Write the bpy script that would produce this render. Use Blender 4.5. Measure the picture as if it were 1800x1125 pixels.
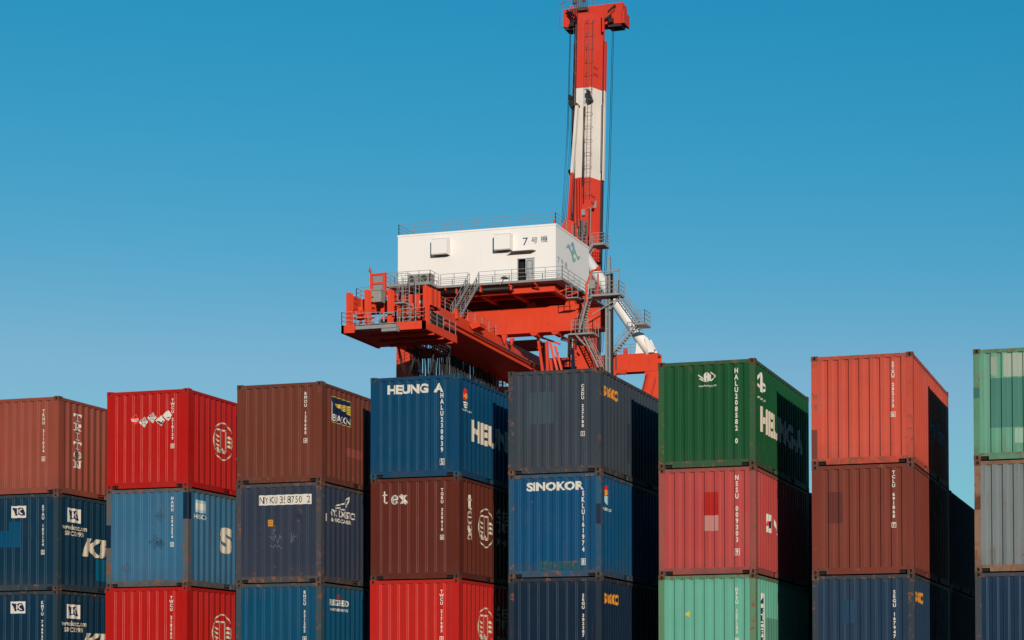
import bpy, bmesh, math, random
from mathutils import Vector, Matrix
R = math.radians
rnd = random.Random(7)
for o in list(bpy.data.objects): bpy.data.objects.remove(o)
scene = bpy.context.scene
COL = scene.collection

# ------------------------------------------------------------------ camera
cam_d = bpy.data.cameras.new("camera"); cam = bpy.data.objects.new("camera", cam_d); COL.objects.link(cam)
cam.location = (20.541, -42.144, 2.263)
pitch, yaw, roll = R(1.612), R(-15.167), R(-0.207)
fwd = Vector((math.sin(yaw)*math.cos(pitch), math.cos(yaw)*math.cos(pitch), math.sin(pitch)))
rgt = Vector((math.cos(yaw), -math.sin(yaw), 0)); up = rgt.cross(fwd)
r2 = rgt*math.cos(roll)+up*math.sin(roll); u2 = -rgt*math.sin(roll)+up*math.cos(roll)
cam.matrix_world = Matrix.Translation(cam.location) @ Matrix((r2, u2, -fwd)).transposed().to_4x4()
cam_d.sensor_fit = 'HORIZONTAL'; cam_d.sensor_width = 36.0
cam_d.lens = 36.0*3193.6/1800.0
cam_d.shift_x = (900-1259.1)/1800.0
cam_d.shift_y = (1133.8-562.5)/1800.0
cam_d.clip_start = 0.5; cam_d.clip_end = 6000
scene.camera = cam
scene.cycles.diffuse_bounces = 2; scene.cycles.max_bounces = 6

# ------------------------------------------------------------------ sky and sun
SUN_EL, SUN_AZ = 7.5, 30.2            # azimuth measured from -Y towards +X
sd = Vector((math.sin(R(SUN_AZ))*math.cos(R(SUN_EL)), -math.cos(R(SUN_AZ))*math.cos(R(SUN_EL)), math.sin(R(SUN_EL))))
world = bpy.data.worlds.new("World"); scene.world = world; world.use_nodes = True
wn, wl = world.node_tree.nodes, world.node_tree.links
for n in list(wn): wn.remove(n)
sky = wn.new('ShaderNodeTexSky'); sky.sky_type = 'NISHITA'; sky.sun_disc = False
sky.sun_elevation = R(SUN_EL); sky.sun_rotation = math.atan2(sd.x, sd.y)
sky.air_density = 1.0; sky.dust_density = 0.0; sky.ozone_density = 3.0; sky.altitude = 0
bg = wn.new('ShaderNodeBackground'); bg.inputs[1].default_value = 0.137
wo = wn.new('ShaderNodeOutputWorld')
hs = wn.new('ShaderNodeHueSaturation'); hs.inputs['Saturation'].default_value = 1.22
hs.inputs['Hue'].default_value = 0.485; hs.inputs['Value'].default_value = 1.0
sep = wn.new('ShaderNodeSeparateColor'); cmb = wn.new('ShaderNodeCombineColor')
def wm(op, a, v):
    n = wn.new('ShaderNodeMath'); n.operation = op; wl.new(a, n.inputs[0]); n.inputs[1].default_value = v; return n.outputs[0]
wl.new(sky.outputs[0], hs.inputs['Color']); wl.new(hs.outputs[0], sep.inputs[0])
sm = wn.new('ShaderNodeMath'); sm.operation = 'SMOOTH_MIN'; wl.new(wm('MULTIPLY', wm('POWER', sep.outputs[0], 2.0), 1.2), sm.inputs[0]); sm.inputs[1].default_value = 1.5; sm.inputs[2].default_value = 0.6
mx = wn.new('ShaderNodeMath'); mx.operation = 'MAXIMUM'; wl.new(sm.outputs[0], mx.inputs[0]); wl.new(wm('SUBTRACT', sep.outputs[0], 1.0), mx.inputs[1])
wl.new(mx.outputs[0], cmb.inputs[0])   # deeper, more saturated blue
wl.new(wm('MULTIPLY', wm('POWER', sep.outputs[1], 0.76), 1.215), cmb.inputs[1]); wl.new(wm('MULTIPLY', wm('POWER', sep.outputs[2], 0.6), 1.73), cmb.inputs[2])
wl.new(cmb.outputs[0], bg.inputs[0]); wl.new(bg.outputs[0], wo.inputs[0])
sun_d = bpy.data.lights.new("sun", 'SUN'); sun_d.energy = 5.0; sun_d.angle = R(0.5); sun_d.color = (1.0, 0.90, 0.79)
sun = bpy.data.objects.new("sun", sun_d); COL.objects.link(sun)
sun.rotation_euler = sd.to_track_quat('Z', 'Y').to_euler(); sun.location = (40, -60, 40)
scene.view_settings.view_transform = 'Standard'; scene.view_settings.look = 'None'
scene.view_settings.exposure = 0.0; scene.view_settings.gamma = 1.0

# ------------------------------------------------------------------ helpers
ALB = 0.66   # the lit paint in the picture is brighter than its own colour
def s2l(c): return tuple(ALB*((x/255)/12.92 if x/255 <= 0.04045 else ((x/255+0.055)/1.055)**2.4) for x in c)
def tag(o, label=None, cat=None, group=None, kind=None):
    if label: o['label'] = label
    if cat: o['category'] = cat
    if group: o['group'] = group
    if kind: o['kind'] = kind
    return o
def link(name, me, parent=None, mats=()):
    o = bpy.data.objects.new(name, me); COL.objects.link(o)
    if parent is not None: o.parent = parent
    for i, m in enumerate(mats):
        if i < len(me.materials):
            o.material_slots[i].link = 'OBJECT'; o.material_slots[i].material = m
    return o
def empty(name, loc, parent=None):
    o = bpy.data.objects.new(name, None); COL.objects.link(o); o.location = loc; o.empty_display_size = 0.5
    if parent is not None: o.parent = parent
    return o

class MB:
    """collects polygons into one mesh"""
    def __init__(s): s.v = []; s.f = []; s.m = []
    def poly(s, pts, m=0):
        b = len(s.v); s.v += [tuple(p) for p in pts]; s.f.append(tuple(range(b, b+len(pts)))); s.m.append(m)
    def hexa(s, P, m=0):
        b = len(s.v); s.v += [tuple(p) for p in P]
        for q in ((0,3,2,1),(4,5,6,7),(0,1,5,4),(1,2,6,5),(2,3,7,6),(3,0,4,7)):
            s.f.append(tuple(b+i for i in q)); s.m.append(m)
    def box(s, x0, x1, y0, y1, z0, z1, m=0):
        s.hexa([(x0,y0,z0),(x1,y0,z0),(x1,y1,z0),(x0,y1,z0),(x0,y0,z1),(x1,y0,z1),(x1,y1,z1),(x0,y1,z1)], m)
    def bar(s, a, b, w, h=None, m=0, up=(0,0,1)):
        h = w if h is None else h
        a, b = Vector(a), Vector(b); d = (b-a)
        if d.length < 1e-6: return
        d.normalize(); u = Vector(up)
        if abs(d.dot(u)) > 0.98: u = Vector((0,1,0))
        r = d.cross(u).normalized(); u = r.cross(d).normalized()
        r *= w/2; u *= h/2
        s.hexa([a-r-u, a+r-u, a+r+u, a-r+u, b-r-u, b+r-u, b+r+u, b-r+u], m)
    def tube(s, pts, rad, n=8, m=0, caps=True):
        pts = [Vector(p) for p in pts]; b0 = len(s.v); rr = rad if isinstance(rad, (list, tuple)) else [rad]*len(pts)
        prev = None
        for i, p in enumerate(pts):
            d = (pts[min(i+1, len(pts)-1)]-pts[max(i-1, 0)]).normalized()
            u = Vector((0,0,1)) if abs(d.z) < 0.95 else Vector((0,1,0))
            r = d.cross(u).normalized(); u = r.cross(d)
            for k in range(n):
                a = 2*math.pi*k/n; s.v.append(tuple(p+(r*math.cos(a)+u*math.sin(a))*rr[i]))
        for i in range(len(pts)-1):
            for k in range(n):
                s.f.append((b0+i*n+k, b0+i*n+(k+1)%n, b0+(i+1)*n+(k+1)%n, b0+(i+1)*n+k)); s.m.append(m)
        if caps:
            s.f.append(tuple(b0+k for k in range(n-1, -1, -1))); s.m.append(m)
            s.f.append(tuple(b0+(len(pts)-1)*n+k for k in range(n))); s.m.append(m)
    def prism(s, pts, off, m=0):
        """polygon pts extruded by off"""
        off = Vector(off); n = len(pts); b = len(s.v)
        s.v += [tuple(p) for p in pts]+[tuple(Vector(p)+off) for p in pts]
        s.f.append(tuple(range(b+n-1, b-1, -1))); s.m.append(m); s.f.append(tuple(range(b+n, b+2*n))); s.m.append(m)
        for i in range(n):
            j = (i+1) % n; s.f.append((b+i, b+j, b+n+j, b+n+i)); s.m.append(m)
    def mesh(s, name, mats, smooth=False):
        me = bpy.data.meshes.new(name); me.from_pydata(s.v, [], s.f)
        for m in mats: me.materials.append(m)
        me.polygons.foreach_set('material_index', s.m)
        bm = bmesh.new(); bm.from_mesh(me); bmesh.ops.recalc_face_normals(bm, faces=bm.faces); bm.to_mesh(me); bm.free()
        if smooth: me.shade_smooth()
        me.update(); return me
    def build(s, name, mats, parent=None, smooth=False):
        if not isinstance(mats, (list, tuple)): mats = [mats]
        return link(name, s.mesh(name, mats, smooth), parent)

# ------------------------------------------------------------------ materials
def N(nt, t, **k):
    n = nt.nodes.new(t)
    for a, b in k.items(): setattr(n, a, b)
    return n
def paint(name, rgb, rough=0.42, rust=0.3, dirt=0.35, streak=0.35, fade=0.25, scale=1.0, bump=0.30, rustcol=(0.085,0.032,0.016), lin=False, metallic=0.0, spec=0.12, edge=False, zr=(0.0, 2.59)):
    c = rgb if lin else s2l(rgb)
    m = bpy.data.materials.new(name); m.use_nodes = True; nt = m.node_tree; L = nt.links
    b = nt.nodes['Principled BSDF']; b.inputs['Roughness'].default_value = rough; b.inputs['Metallic'].default_value = metallic
    b.inputs['Specular IOR Level'].default_value = spec
    tc = N(nt, 'ShaderNodeTexCoord'); oi = N(nt, 'ShaderNodeObjectInfo')
    mp = N(nt, 'ShaderNodeMapping'); L.new(tc.outputs['Object'], mp.inputs[0])
    off = Vector((rnd.uniform(-50, 50), rnd.uniform(-50, 50), rnd.uniform(-50, 50))); mp.inputs['Location'].default_value = off
    def noise(sc, det=4, ro=0.55, vec=None, dist=0.0):
        n = N(nt, 'ShaderNodeTexNoise'); n.inputs['Scale'].default_value = sc*scale; n.inputs['Detail'].default_value = det
        n.inputs['Roughness'].default_value = ro; n.inputs['Distortion'].default_value = dist
        L.new((vec or mp).outputs[0], n.inputs['Vector']); return n
    def ramp(src, a, b_, lo=0.0, hi=1.0):
        r = N(nt, 'ShaderNodeMapRange'); r.inputs[1].default_value = a; r.inputs[2].default_value = b_
        r.inputs[3].default_value = lo; r.inputs[4].default_value = hi; L.new(src, r.inputs[0]); return r.outputs[0]
    def mixc(fac, a, b_):
        x = N(nt, 'ShaderNodeMix', data_type='RGBA')
        if isinstance(fac, float): x.inputs[0].default_value = fac
        else: L.new(fac, x.inputs[0])
        for i, q in ((6, a), (7, b_)):
            if isinstance(q, tuple): x.inputs[i].default_value = (*q, 1)
            else: L.new(q, x.inputs[i])
        return x.outputs[2]
    def mul(a, b_):
        x = N(nt, 'ShaderNodeMath', operation='MULTIPLY')
        for i, q in enumerate((a, b_)):
            if isinstance(q, (int, float)): x.inputs[i].default_value = q
            else: L.new(q, x.inputs[i])
        return x.outputs[0]
    def add(a, b_):
        x = N(nt, 'ShaderNodeMath', operation='ADD', use_clamp=True); L.new(a, x.inputs[0]); L.new(b_, x.inputs[1]); return x.outputs[0]
    g = sum(c)/3
    fadec = tuple(min(1, x*0.88+g*0.12+0.004) for x in c)
    dark = tuple(x*0.62+0.004 for x in c)
    n1 = noise(0.9, 5, 0.6)
    col = mixc(mul(ramp(n1.outputs[0], 0.38, 0.72), fade*2.0), tuple(c), fadec)
    ms = N(nt, 'ShaderNodeMapping'); L.new(mp.outputs[0], ms.inputs[0]); ms.inputs['Scale'].default_value = (7.0, 7.0, 0.35)
    n2 = noise(1.0, 5, 0.6, ms)
    col = mixc(mul(ramp(n2.outputs[0], 0.5, 0.75), streak), col, dark)
    ms3 = N(nt, 'ShaderNodeMapping'); L.new(mp.outputs[0], ms3.inputs[0]); ms3.inputs['Scale'].default_value = (16.0, 16.0, 1.1)
    n3 = noise(1.0, 4, 0.6, ms3)
    col = mixc(mul(ramp(n3.outputs[0], 0.60, 0.74), streak*0.6), col, fadec)
    # grime collecting towards the lower and upper edge
    sx = N(nt, 'ShaderNodeSeparateXYZ'); L.new(tc.outputs['Object'], sx.inputs[0])
    low = ramp(sx.outputs[2], zr[0]+0.55, zr[0]+0.05); hig = ramp(sx.outputs[2], zr[1]-0.3, zr[1]-0.05)
    edgeM = add(low, mul(hig, 0.7))
    n4 = noise(2.6, 6, 0.65)
    col = mixc(mul(mul(edgeM, ramp(n4.outputs[0], 0.38, 0.62)), dirt), col, (0.045, 0.038, 0.032))
    # rust patches, more near edges
    n5 = noise(5.5, 8, 0.72, None, 0.3)
    th = ramp(n5.outputs[0], 0.675-0.16*rust, 0.70-0.13*rust)
    n6 = noise(1.4, 3, 0.5)
    rm = mul(th, add(mul(edgeM, 1.0), ramp(n6.outputs[0], 0.62-0.28*rust, 0.80-0.25*rust)))
    n7 = noise(24, 3, 0.6)
    rc = mixc(n7.outputs[0], rustcol, tuple(min(1, x*2.6) for x in rustcol))
    col = mixc(rm, col, rc)
    # broad uneven staining and long thin rust runs below the rails
    ns = noise(0.55, 3, 0.5)
    col = mixc(mul(ramp(ns.outputs[0], 0.46, 0.66), 0.22 if rust > 0.05 else 0.08), col, dark)
    ms9 = N(nt, 'ShaderNodeMapping'); L.new(mp.outputs[0], ms9.inputs[0]); ms9.inputs['Scale'].default_value = (22.0, 22.0, 0.55)
    n9 = noise(1.0, 4, 0.65, ms9); n10 = noise(1.1, 2, 0.5)
    col = mixc(mul(mul(ramp(n9.outputs[0], 0.60, 0.70), ramp(n10.outputs[0], 0.48, 0.62)), min(0.75, rust*1.3)), col, tuple(x*1.5 for x in rustcol))
    # dark bruises and scrapes
    ms11 = N(nt, 'ShaderNodeMapping'); L.new(mp.outputs[0], ms11.inputs[0]); ms11.inputs['Scale'].default_value = (6.0, 6.0, 2.4); ms11.inputs['Rotation'].default_value = (0.3, -0.5, 0.2)
    n11 = noise(1.0, 7, 0.8, ms11)
    col = mixc(mul(ramp(n11.outputs[0], 0.665, 0.70), min(0.6, rust*1.5)), col, (0.035, 0.028, 0.024))
    # small pale scuffs
    ms8 = N(nt, 'ShaderNodeMapping'); L.new(mp.outputs[0], ms8.inputs[0]); ms8.inputs['Scale'].default_value = (9.0, 9.0, 3.2); ms8.inputs['Rotation'].default_value = (0.2, 0.35, 0)
    n8 = noise(1.0, 6, 0.75, ms8)
    col = mixc(mul(ramp(n8.outputs[0], 0.735, 0.76), 0.45 if rust > 0.05 else 0.0), col, tuple(min(1, x*0.6+0.16) for x in c))
    L.new(col, b.inputs['Base Color'])
    L.new(ramp(n4.outputs[0], 0.3, 0.8, rough-0.06, min(1.0, rough+0.18)), b.inputs['Roughness'])
    if bump:
        bp = N(nt, 'ShaderNodeBump'); bp.inputs['Strength'].default_value = bump; bp.inputs['Distance'].default_value = 0.05
        nb = noise(1.5, 3, 0.45); L.new(nb.outputs[0], bp.inputs['Height']); L.new(bp.outputs[0], b.inputs['Normal'])
    return m
_pc = {}
def plain(name, rgb, rough=0.6, lin=False, metallic=0.0, var=0.18):
    if name in _pc: return _pc[name]
    c = rgb if lin else s2l(rgb)
    m = bpy.data.materials.new(name); m.use_nodes = True; nt = m.node_tree; b = nt.nodes['Principled BSDF']
    tc = N(nt, 'ShaderNodeTexCoord'); n = N(nt, 'ShaderNodeTexNoise'); n.inputs['Scale'].default_value = 3.0; n.inputs['Detail'].default_value = 6
    nt.links.new(tc.outputs['Object'], n.inputs['Vector'])
    x = N(nt, 'ShaderNodeMix', data_type='RGBA'); nt.links.new(n.outputs[0], x.inputs[0])
    x.inputs[6].default_value = (*[q*(1-var) for q in c], 1); x.inputs[7].default_value = (*[min(1, q*(1+var)) for q in c], 1)
    nt.links.new(x.outputs[2], b.inputs['Base Color'])
    b.inputs['Roughness'].default_value = rough; b.inputs['Metallic'].default_value = metallic; b.inputs['Specular IOR Level'].default_value = 0.3
    _pc[name] = m; return m

# ------------------------------------------------------------------ ground
gm = bpy.data.materials.new("yard_asphalt"); gm.use_nodes = True
nt = gm.node_tree; b = nt.nodes['Principled BSDF']; b.inputs['Roughness'].default_value = 0.9
tcn = N(nt, 'ShaderNodeTexCoord'); nn = N(nt, 'ShaderNodeTexNoise'); nn.inputs['Scale'].default_value = 0.4; nn.inputs['Detail'].default_value = 8
cr = N(nt, 'ShaderNodeValToRGB'); cr.color_ramp.elements[0].color = (0.024,0.023,0.022,1); cr.color_ramp.elements[1].color = (0.05,0.048,0.045,1)
nt.links.new(tcn.outputs['Object'], nn.inputs['Vector']); nt.links.new(nn.outputs[0], cr.inputs[0]); nt.links.new(cr.outputs[0], b.inputs['Base Color'])
g = MB(); g.poly([(-2500,-2500,0),(2500,-2500,0),(2500,2500,0),(-2500,2500,0)])
tag(g.build('ground', gm), 'dark asphalt of the container yard', None, None, 'structure')

# ------------------------------------------------------------------ container meshes
W, L_, H = 2.438, 6.058, 2.591
# corrugation profiles: (distance along wall, depth behind the outer plane)
def profile(total, start, crest, slope, trough, depth, d0, ch=0.0, n=None):
    pts = [(0.0, d0)]; x = start; k = 0
    pitch = crest+2*slope+trough
    while x+2*slope+trough < total-start*0.6 and (n is None or k < n):
        pts += [(x, d0), (x+slope, d0+depth), (x+slope+trough, d0+depth), (x+2*slope+trough, d0)]
        x += pitch; k += 1
    pts.append((total, d0)); return pts
END0 = 0.150; ENDW = W-0.300
END = profile(ENDW, 0.121, 0.112, 0.020, 0.098, 0.044, 0.012)
SIDE0 = 0.170; SIDEW = L_-0.340
SIDE = profile(SIDEW, 0.090, 0.072, 0.066, 0.072, 0.036, 0.010)
ZB, ZT = 0.160, H-0.098
def depth_at(prof, u):
    for (a, da), (b_, db) in zip(prof, prof[1:]):
        if a <= u <= b_ and b_ > a: return da+(db-da)*(u-a)/(b_-a)
    return prof[0][1]
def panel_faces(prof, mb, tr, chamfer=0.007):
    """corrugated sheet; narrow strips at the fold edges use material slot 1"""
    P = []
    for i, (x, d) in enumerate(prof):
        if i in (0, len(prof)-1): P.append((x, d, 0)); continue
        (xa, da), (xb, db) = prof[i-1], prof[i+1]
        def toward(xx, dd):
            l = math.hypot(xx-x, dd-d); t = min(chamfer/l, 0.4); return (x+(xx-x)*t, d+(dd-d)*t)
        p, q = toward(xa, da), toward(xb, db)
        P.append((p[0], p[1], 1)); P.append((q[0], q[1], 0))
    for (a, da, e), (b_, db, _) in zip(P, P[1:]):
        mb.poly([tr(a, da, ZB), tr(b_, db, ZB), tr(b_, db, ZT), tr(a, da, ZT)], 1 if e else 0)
def raw(mb, name, nm):
    me = bpy.data.meshes.new(name); me.from_pydata(mb.v, [], mb.f)
    for i in range(nm): me.materials.append(None)
    me.polygons.foreach_set('material_index', mb.m); me.update(); return me
m = MB(); panel_faces(END, m, lambda u, d, z: (END0+u, d, z)); ME_FRONT = raw(m, 'end_wall', 2)
m = MB(); panel_faces(END, m, lambda u, d, z: (W-END0-u, L_-d, z)); ME_BACK = raw(m, 'end_wall', 2)
m = MB(); panel_faces(SIDE, m, lambda u, d, z: (W-d, SIDE0+u, z)); ME_RIGHT = raw(m, 'side_wall', 2)
m = MB(); panel_faces(SIDE, m, lambda u, d, z: (d, L_-SIDE0-u, z)); ME_LEFT = raw(m, 'side_wall', 2)
m = MB(); m.box(0.05, W-0.05, 0.05, L_-0.05, H-0.045, H-0.03); ME_ROOF = m.mesh('roof', [None])
m = MB(); m.box(0.06, W-0.06, 0.06, L_-0.06, 0.10, 0.155); ME_FLOOR = m.mesh('floor', [None])
def post_mesh(px, py):
    m = MB(); x0, x1 = (0.004, 0.150) if px == 0 else (W-0.150, W-0.004)
    y0, y1 = (0.005, 0.170) if py == 0 else (L_-0.170, L_-0.005)
    m.box(x0, x1, y0, y1, 0.116, H-0.116)
    return m.mesh('corner_post', [None])
ME_POST = {(i, j): post_mesh(i, j) for i in (0, 1) for j in (0, 1)}
def casting_mesh(px, py, pz):
    """steel corner block with real oval recesses on its outer faces"""
    bx, by, bz = 0.162, 0.178, 0.118
    m = MB()
    x0 = 0 if px == 0 else W-bx; y0 = 0 if py == 0 else L_-by; z0 = 0 if pz == 0 else H-bz
    x1, y1, z1 = x0+bx, y0+by, z0+bz
    def holed(o, U, V, n_in, wu, hv, ru, rv):
        o, U, V, n_in = Vector(o), Vector(U), Vector(V), Vector(n_in); c = o+U*wu/2+V*hv/2
        K = 16; ring = []; rim = []
        for k in range(K):
            a = 2*math.pi*(k+0.5)/K; ca, sa = math.cos(a), math.sin(a)
            ring.append(c+U*ru*math.copysign(abs(ca)**0.7, ca)+V*rv*math.copysign(abs(sa)**0.7, sa))
            t = min((wu/2)/max(abs(ca), 1e-6), (hv/2)/max(abs(sa), 1e-6)); rim.append(c+U*ca*t+V*sa*t)
        for k in range(K):
            j = (k+1) % K
            m.poly([rim[k], rim[j], ring[j], ring[k]], 0)
            m.poly([ring[k], ring[j], ring[j]+n_in*0.035, ring[k]+n_in*0.035], 0)
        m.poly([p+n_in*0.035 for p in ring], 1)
        cs = [o, o+U*wu, o+U*wu+V*hv, o+V*hv]
        for q in cs:   # fill the four corners
            best = sorted(range(K), key=lambda k: (rim[k]-q).length)[:2]
            m.poly([q, rim[best[0]], rim[best[1]]], 0)
    ys = y0 if py == 0 else y1; yo = y1 if py == 0 else y0; xs = x0 if px == 0 else x1; xo = x1 if px == 0 else x0
    holed((x0, ys, z0), (1,0,0), (0,0,1), (0, 1 if py == 0 else -1, 0), bx, bz, 0.030, 0.041)
    holed((xs, y0, z0), (0,1,0), (0,0,1), (1 if px == 0 else -1, 0, 0), by, bz, 0.040, 0.026)
    m.poly([(x0,yo,z0),(x1,yo,z0),(x1,yo,z1),(x0,yo,z1)]); m.poly([(xo,y0,z0),(xo,y1,z0),(xo,y1,z1),(xo,y0,z1)])
    m.poly([(x0,y0,z0),(x1,y0,z0),(x1,y1,z0),(x0,y1,z0)]); m.poly([(x0,y0,z1),(x1,y0,z1),(x1,y1,z1),(x0,y1,z1)])
    return m.mesh('corner_casting', [None, None])
ME_CAST = {(i, j, k): casting_mesh(i, j, k) for i in (0, 1) for j in (0, 1) for k in (0, 1)}
def end_rail_top(y0, y1):
    m = MB(); m.box(0.162, W-0.162, y0, y1, H-0.104, H-0.018); return m.mesh('top_rail', [None])
def side_rail_top(x0, x1):
    m = MB(); m.box(x0, x1, 0.178, L_-0.178, H-0.100, H-0.022); return m.mesh('top_rail', [None])
def end_sill(y0, y1):
    m = MB(); m.box(0.162, W-0.162, y0, y1, 0.094, 0.168); m.box(0.352, W-0.352, y0, y1, 0.014, 0.094)
    m.box(0.162, 0.352, y1-0.02 if y0 < 1 else y0, y1 if y0 < 1 else y0+0.02, 0.02, 0.094, 1); m.box(W-0.352, W-0.162, y1-0.02 if y0 < 1 else y0, y1 if y0 < 1 else y0+0.02, 0.02, 0.094, 1)
    return m.mesh('bottom_rail', [None, None])
def side_sill(x0, x1, xi):
    m = MB(); ys = [0.178, 1.82, 2.18, 3.88, 4.24, L_-0.178]
    for a, b_ in ((0, 1), (2, 3), (4, 5)): m.box(x0, x1, ys[a], ys[b_], 0.022, 0.168)
    for a, b_ in ((1, 2), (3, 4)):
        m.box(x0, x1, ys[a], ys[b_], 0.142, 0.168); m.box(x0+0.004, x1-0.004, ys[a], ys[b_], 0.022, 0.034)
        m.box(xi-0.01, xi+0.01, ys[a], ys[b_], 0.034, 0.142, 1)
    return m.mesh('bottom_rail', [None, None])
ME_TRF, ME_TRB = end_rail_top(0.008, 0.075), end_rail_top(L_-0.075, L_-0.008)
ME_TRR, ME_TRL = side_rail_top(W-0.065, W-0.006), side_rail_top(0.006, 0.065)
ME_BRF, ME_BRB = end_sill(0.010, 0.10), end_sill(L_-0.10, L_-0.010)
ME_BRR, ME_BRL = side_sill(W-0.06, W-0.008, W-0.10), side_sill(0.008, 0.06, 0.10)
HOLE = plain('recess_shade_black', (0.006, 0.006, 0.007), 0.9, lin=True)  # near-black colour stands in for the shade inside holes, pockets and openings

# ------------------------------------------------------------------ lettering that follows the corrugation
_gc = {}
def glyphs(txt, off=0.0, shear=0.0):
    k = (txt, off, shear)
    if k in _gc: return _gc[k]
    cu = bpy.data.curves.new('t', 'FONT'); cu.body = txt; cu.size = 1.0; cu.resolution_u = 3; cu.offset = off; cu.shear = shear
    ob = bpy.data.objects.new('t', cu); COL.objects.link(ob); dg = bpy.context.evaluated_depsgraph_get(); dg.update()
    me = ob.evaluated_get(dg).to_mesh()
    v = [(p.co.x, p.co.y) for p in me.vertices]; f = [tuple(p.vertices) for p in me.polygons]
    ob.evaluated_get(dg).to_mesh_clear(); bpy.data.objects.remove(ob); bpy.data.curves.remove(cu)
    _gc[k] = (v, f); return v, f
class Decal:
    """flat shapes in wall coordinates (u along the wall, v up), cut along the folds and laid onto the sheet"""
    def __init__(s): s.v = []; s.f = []; s.m = []; s.layer = []
    def add(s, v, f, m=0, layer=0):
        b = len(s.v); s.v += [(x, y) for x, y in v]
        for q in f: s.f.append(tuple(b+i for i in q)); s.m.append(m); s.layer.append(layer)
    def poly(s, pts, m=0, layer=0): s.add(pts, [tuple(range(len(pts)))], m, layer)
    def rect(s, u0, v0, u1, v1, m=0, layer=0): s.poly([(u0,v0),(u1,v0),(u1,v1),(u0,v1)], m, layer)
    def text(s, txt, u0, u1, v0, v1, off=0.02, shear=0.0, m=0, layer=0):
        v, f = glyphs(txt, off, shear)
        if not v: return
        xs = [p[0] for p in v]; ys = [p[1] for p in v]; a, b_, c, d = min(xs), max(xs), min(ys), max(ys)
        s.add([(u0+(x-a)/(b_-a)*(u1-u0), v0+(y-c)/(d-c)*(v1-v0)) for x, y in v], f, m, layer)
    def stack(s, txt, uc, vt, vb, w, off=0.02, box=True, bm=0, layer=0):
        """upright characters one under another; a boxed last digit when box is set"""
        n = len(txt)+0.0; pit = (vt-vb)/n; h = pit*0.82
        hv, _ = glyphs('H', off); hw = max(p[0] for p in hv)-min(p[0] for p in hv); sc = w/hw
        for i, ch in enumerate(txt):
            if ch == ' ': continue
            top = vt-i*pit
            if box and i == len(txt)-1:
                t = 0.013
                s.rect(uc-w*0.78, top-h-0.02, uc+w*0.78, top-h-0.02+t, m=bm); s.rect(uc-w*0.78, top+0.02-t, uc+w*0.78, top+0.02, m=bm)
                s.rect(uc-w*0.78, top-h-0.02+t, uc-w*0.78+t, top+0.02-t, m=bm); s.rect(uc+w*0.78-t, top-h-0.02+t, uc+w*0.78, top+0.02-t, m=bm)
            v, f = glyphs(ch, off); xs = [p[0] for p in v]; ys = [p[1] for p in v]; cx = (min(xs)+max(xs))/2; c, d = min(ys), max(ys)
            s.add([(uc+(x-cx)*sc, top-h+(y-c)/(d-c)*h) for x, y in v], f, bm, layer)
    def stroke(s, pts, w, m=0, closed=False, layer=0):
        P = [Vector(p) for p in pts]; n = len(P)
        for i in range(n if closed else n-1):
            a, b_ = P[i], P[(i+1) % n]; d = (b_-a)
            if d.length < 1e-6: continue
            d.normalize(); r = Vector((-d.y, d.x))*w/2; e = d*w*0.25
            s.poly([a-r-e, b_-r+e, b_+r+e, a+r-e], m, layer)
    def build(s, name, face, mats, parent):
        prof, o = (END, END0) if face == 'F' else (SIDE, SIDE0)
        bm = bmesh.new(); vs = [bm.verts.new((x, 0, y)) for x, y in s.v]
        lay = bm.faces.layers.int.new('lay')
        for q, mi, la in zip(s.f, s.m, s.layer):
            try: fc = bm.faces.new([vs[i] for i in q]); fc.material_index = mi; fc[lay] = la
            except ValueError: pass
        us = [x for x, _ in s.v]; lo, hi = min(us), max(us)
        for (u, d) in prof[1:-1]:
            if lo < u+o < hi:
                bmesh.ops.bisect_plane(bm, geom=bm.verts[:]+bm.edges[:]+bm.faces[:], plane_co=(u+o, 0, 0), plane_no=(1, 0, 0))
        for v in bm.verts:
            u = v.co.x
            la = max([f[lay] for f in v.link_faces] or [0])
            inside = o < u < o+prof[-1][0]
            d = (depth_at(prof, u-o) if inside else 0.005)-0.003-0.0015*la
            v.co = Vector((u, d, v.co.z)) if face == 'F' else Vector((W-d, u, v.co.z))
        me = bpy.data.meshes.new(name); bm.to_mesh(me); bm.free()
        for mm in mats: me.materials.append(mm)
        return link(name, me, parent)

INK = {k: plain('ink_'+k, c, 0.55, var=0.10) for k, c in dict(white=(222,214,200), cream=(214,200,178), black=(22,22,26), orange=(214,140,45), navy=(20,30,66), yellow=(215,185,60), red=(205,32,22), pale=(160,195,205), blue=(15,55,85), coral=(235,60,45)).items()}

def circle(cu, cv, ru, rv, w, n=28, a0=0, a1=360):
    return [(cu+ru*math.cos(R(a0+(a1-a0)*k/n)), cv+rv*math.sin(R(a0+(a1-a0)*k/n))) for k in range(n+1)]

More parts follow.
